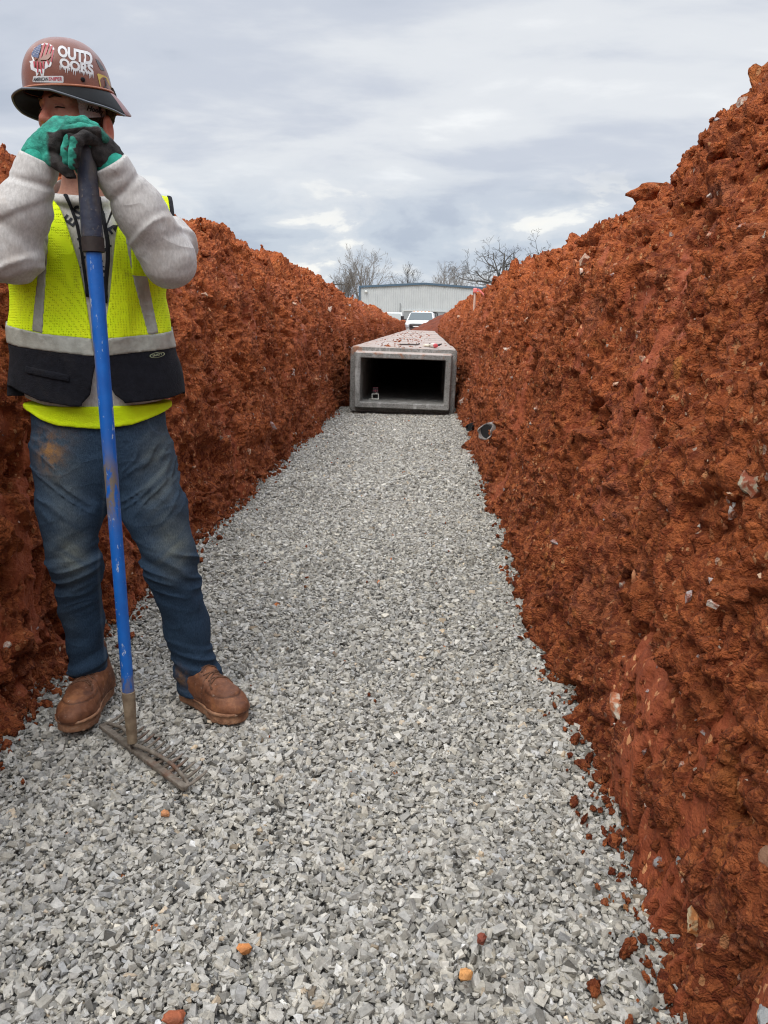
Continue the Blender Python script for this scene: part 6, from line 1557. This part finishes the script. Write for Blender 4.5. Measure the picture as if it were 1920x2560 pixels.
# ================================================================== THE RAKE
def rake():
    top = w1(pl(212, 352, -.245)); bot = gnd(331, 1856, 0.048); d = bot-top; Lh = np.linalg.norm(d); d /= Lh
    e1 = np.array([-0.587, 1.731, 0.022]); e0 = np.array([-0.932, 2.024, 0.022]); 
    o = empty('garden_rake', (e0+e1)/2*[1, 1, 0], 'steel bow rake with blue handle standing head down on the gravel', 'rake')
    t = NT('blue_paint'); P = t.obj
    c = t.mix(t.ramp(t.noise(20, 4), [(0.3, 0.0), (0.7, 1.0)]), (0.004, 0.095, 0.40), (0.006, 0.13, 0.50))
    ch = t.ramp(t.noise(75, 5, 0.7, vec=t.map(P, (1, 1, 0.35))), [(0.625, 0.0), (0.65, 1.0)]); c = t.mix(t.math('MULTIPLY', ch, 0.8), c, (0.45, 0.5, 0.55))
    sc2 = t.attr('scuff'); c = t.mix(t.math('MULTIPLY', sc2, t.ramp(t.noise(55, 5, 0.7, vec=t.map(P, (1, 1, 0.3))), [(0.42, 0.0), (0.50, 1.0)])), c, (0.16, 0.13, 0.10))
    t.bump(t.noise(150, 4), 0.0008); BL_ = t.fin(c, 0.45)
    g = NT('grip_dirty'); c = g.mix(g.ramp(g.noise(18, 5, 0.6, vec=g.map(g.obj, (1, 1, 0.3))), [(0.42, 0.0), (0.60, 1.0)]), (0.020, 0.026, 0.050), (0.075, 0.062, 0.050)); c = g.mix(g.ramp(g.noise(110, 4), [(0.62, 0.0), (0.70, 0.6)]), c, (0.17, 0.15, 0.13)); g.bump(g.noise(60, 4), 0.002); GR = g.fin(c, 0.6)
    s_grip = None
    def on(s): return top+d*s
    # lengths along the handle where the photo shows the changes
    def s_at(y):
        lo, hi = 0.0, Lh
        for _ in range(40):
            m_ = (lo+hi)/2; q = on(m_)-[0, 0, CAM_H]; z = q @ _fw; yy = 1280-1920*(q @ _up)/z
            if yy < y: lo = m_
            else: hi = m_
        return lo
    s1, s2, s3 = s_at(594), s_at(631), s_at(1728)
    def cyl(name, a, b_, ra, rb, mat, n=24, seg=2, attrs=None, par=o, endr=0.003):
        V = []; F = []; ref = np.cross(d, [0, 1, 0]); ref /= np.linalg.norm(ref); w = np.cross(ref, d); ss = [a, a]+list(np.linspace(a+endr*.3, b_-endr*.3, seg))+[b_, b_]; rs = [0.0001, ra-endr*.5]+list(np.linspace(ra, rb, seg))+[rb-endr*.5, 0.0001]; at_ = []
        for s_, r_ in zip(ss, rs):
            for k in range(n): q = 2*math.pi*k/n; V.append(on(s_)+r_*(math.cos(q)*ref+math.sin(q)*w)); at_.append((s_, q))
        for i in range(len(ss)-1):
            for k in range(n): F.append((i*n+k, (i+1)*n+k, (i+1)*n+(k+1) % n, i*n+(k+1) % n))
        A_ = None
        if attrs: A_ = {'scuff': np.array([attrs(s_, q) for s_, q in at_])}
        ob = mesh_obj(name, np.array(V), F, mat, par, attrs=A_); smooth_by_angle(ob, 50); return ob
    grip = cyl('grip', -0.012, s1, 0.0215, 0.0255, GR); cyl('grip_collar', s1, s2, 0.0268, 0.0262, plain('collar_dark', (0.022, 0.014, 0.012), 0.7, var=0.4, scale=90), par=grip)
    sa, sb = s_at(1130), s_at(1300)
    def scuff(s_, q):
        side = math.exp(-(((q-3.6+math.pi) % (2*math.pi)-math.pi)/0.5)**2) if s_ < sa*0.8 else 0
        mid = math.exp(-((s_-(sa+sb)/2)/((sb-sa)*0.42))**2)*(0.5+0.5*math.cos(q-4.2))**0.7
        return min(1, 0.9*side*(0.4+0.6*(s_ > 0.35))+1.5*mid+0.6*(s_ > s3-0.05))
    cyl('handle', s2, s3, 0.0188, 0.0158, BL_, seg=160, attrs=scuff)
    FE = NT('ferrule_metal'); c = FE.mix(FE.ramp(FE.noise(30, 5, 0.6), [(0.35, 0.0), (0.65, 1.0)]), (0.145, 0.10, 0.062), (0.27, 0.205, 0.135)); FE.bump(FE.noise(90, 4), 0.001); FEM = FE.fin(c, 0.7)
    cyl('ferrule', s3, Lh, 0.0182, 0.0135, FEM, seg=10)
    ST = NT('dusty_steel'); c = ST.mix(ST.ramp(ST.noise(40, 5, 0.65), [(0.38, 0.0), (0.62, 1.0)]), (0.105, 0.085, 0.066), (0.215, 0.185, 0.15)); c = ST.mix(ST.ramp(ST.noise(12, 5), [(0.58, 0.0), (0.70, 0.8)]), c, (0.15, 0.065, 0.035)); ST.bump(ST.noise(120, 4), 0.0015); STM = ST.fin(c, 0.8, 0.1)
    u = (e1-e0); Lb = np.linalg.norm(u); u /= Lb; pr = np.array([-u[1], u[0], 0.0]);  pr = pr if pr[1] > 0 else -pr
    RB = np.stack([u, pr, [0, 0, 1.0]], 1)
    m = MB(); m.box((e0+e1)/2, (Lb, 0.019, 0.013), RB, bev=0.003)
    # bow: from the tang out to both ends of the bar
    def bow(a, b_, s_):
        c1 = bot-[0, 0, 0.006]; pts = []
        for k in range(15):
            t_ = k/14; p = c1*(1-t_)+b_*t_; p = p+pr*0.034*(math.sin(math.pi*t_)**0.6)*(0.35+0.65*t_)+np.array([0, 0, 0.008*math.sin(math.pi*t_)]); 
            if t_ > 0.8: p = p+u*s_*0.014*math.sin(math.pi*(t_-0.8)/0.2)
            pts.append(p)
        mm = MB(); mm.tube(pts, [0.0062]*6+[0.0055]*9, 10); return mm
    hd = m.obj('rake_head', STM, o)
    bow(None, e0+u*0.004, -1).obj('bow', STM, hd, smooth=True); bow(None, e1-u*0.004, 1).obj('bow', STM, hd, smooth=True)
    m = MB(); m.tube([bot-d*0.02, bot, bot+d*0.012, bot+[0, 0, -0.008]+pr*0.004], [0.008, 0.008, 0.0075, 0.006], 10); m.obj('tang', plain('tang_dark', (0.05, 0.035, 0.028), 0.6), hd, smooth=True)
    rr = random.Random(2)
    for k in range(16):
        b_ = e0+u*(Lb*(0.012+0.976*k/15)); cv = []
        for j in range(7): t_ = j/6; cv.append(b_+pr*(0.070*t_)+np.array([0, 0, 0.002+0.020*t_*t_-0.004*t_])+u*0.0015*rr.uniform(-1, 1)*t_)
        mm = MB(); mm.tube(cv, [0.0060, 0.0058, 0.0055, 0.0052, 0.0048, 0.0042, 0.0032], 6, flat=0.8); mm.obj('tine', STM, hd, smooth=True)
rake()
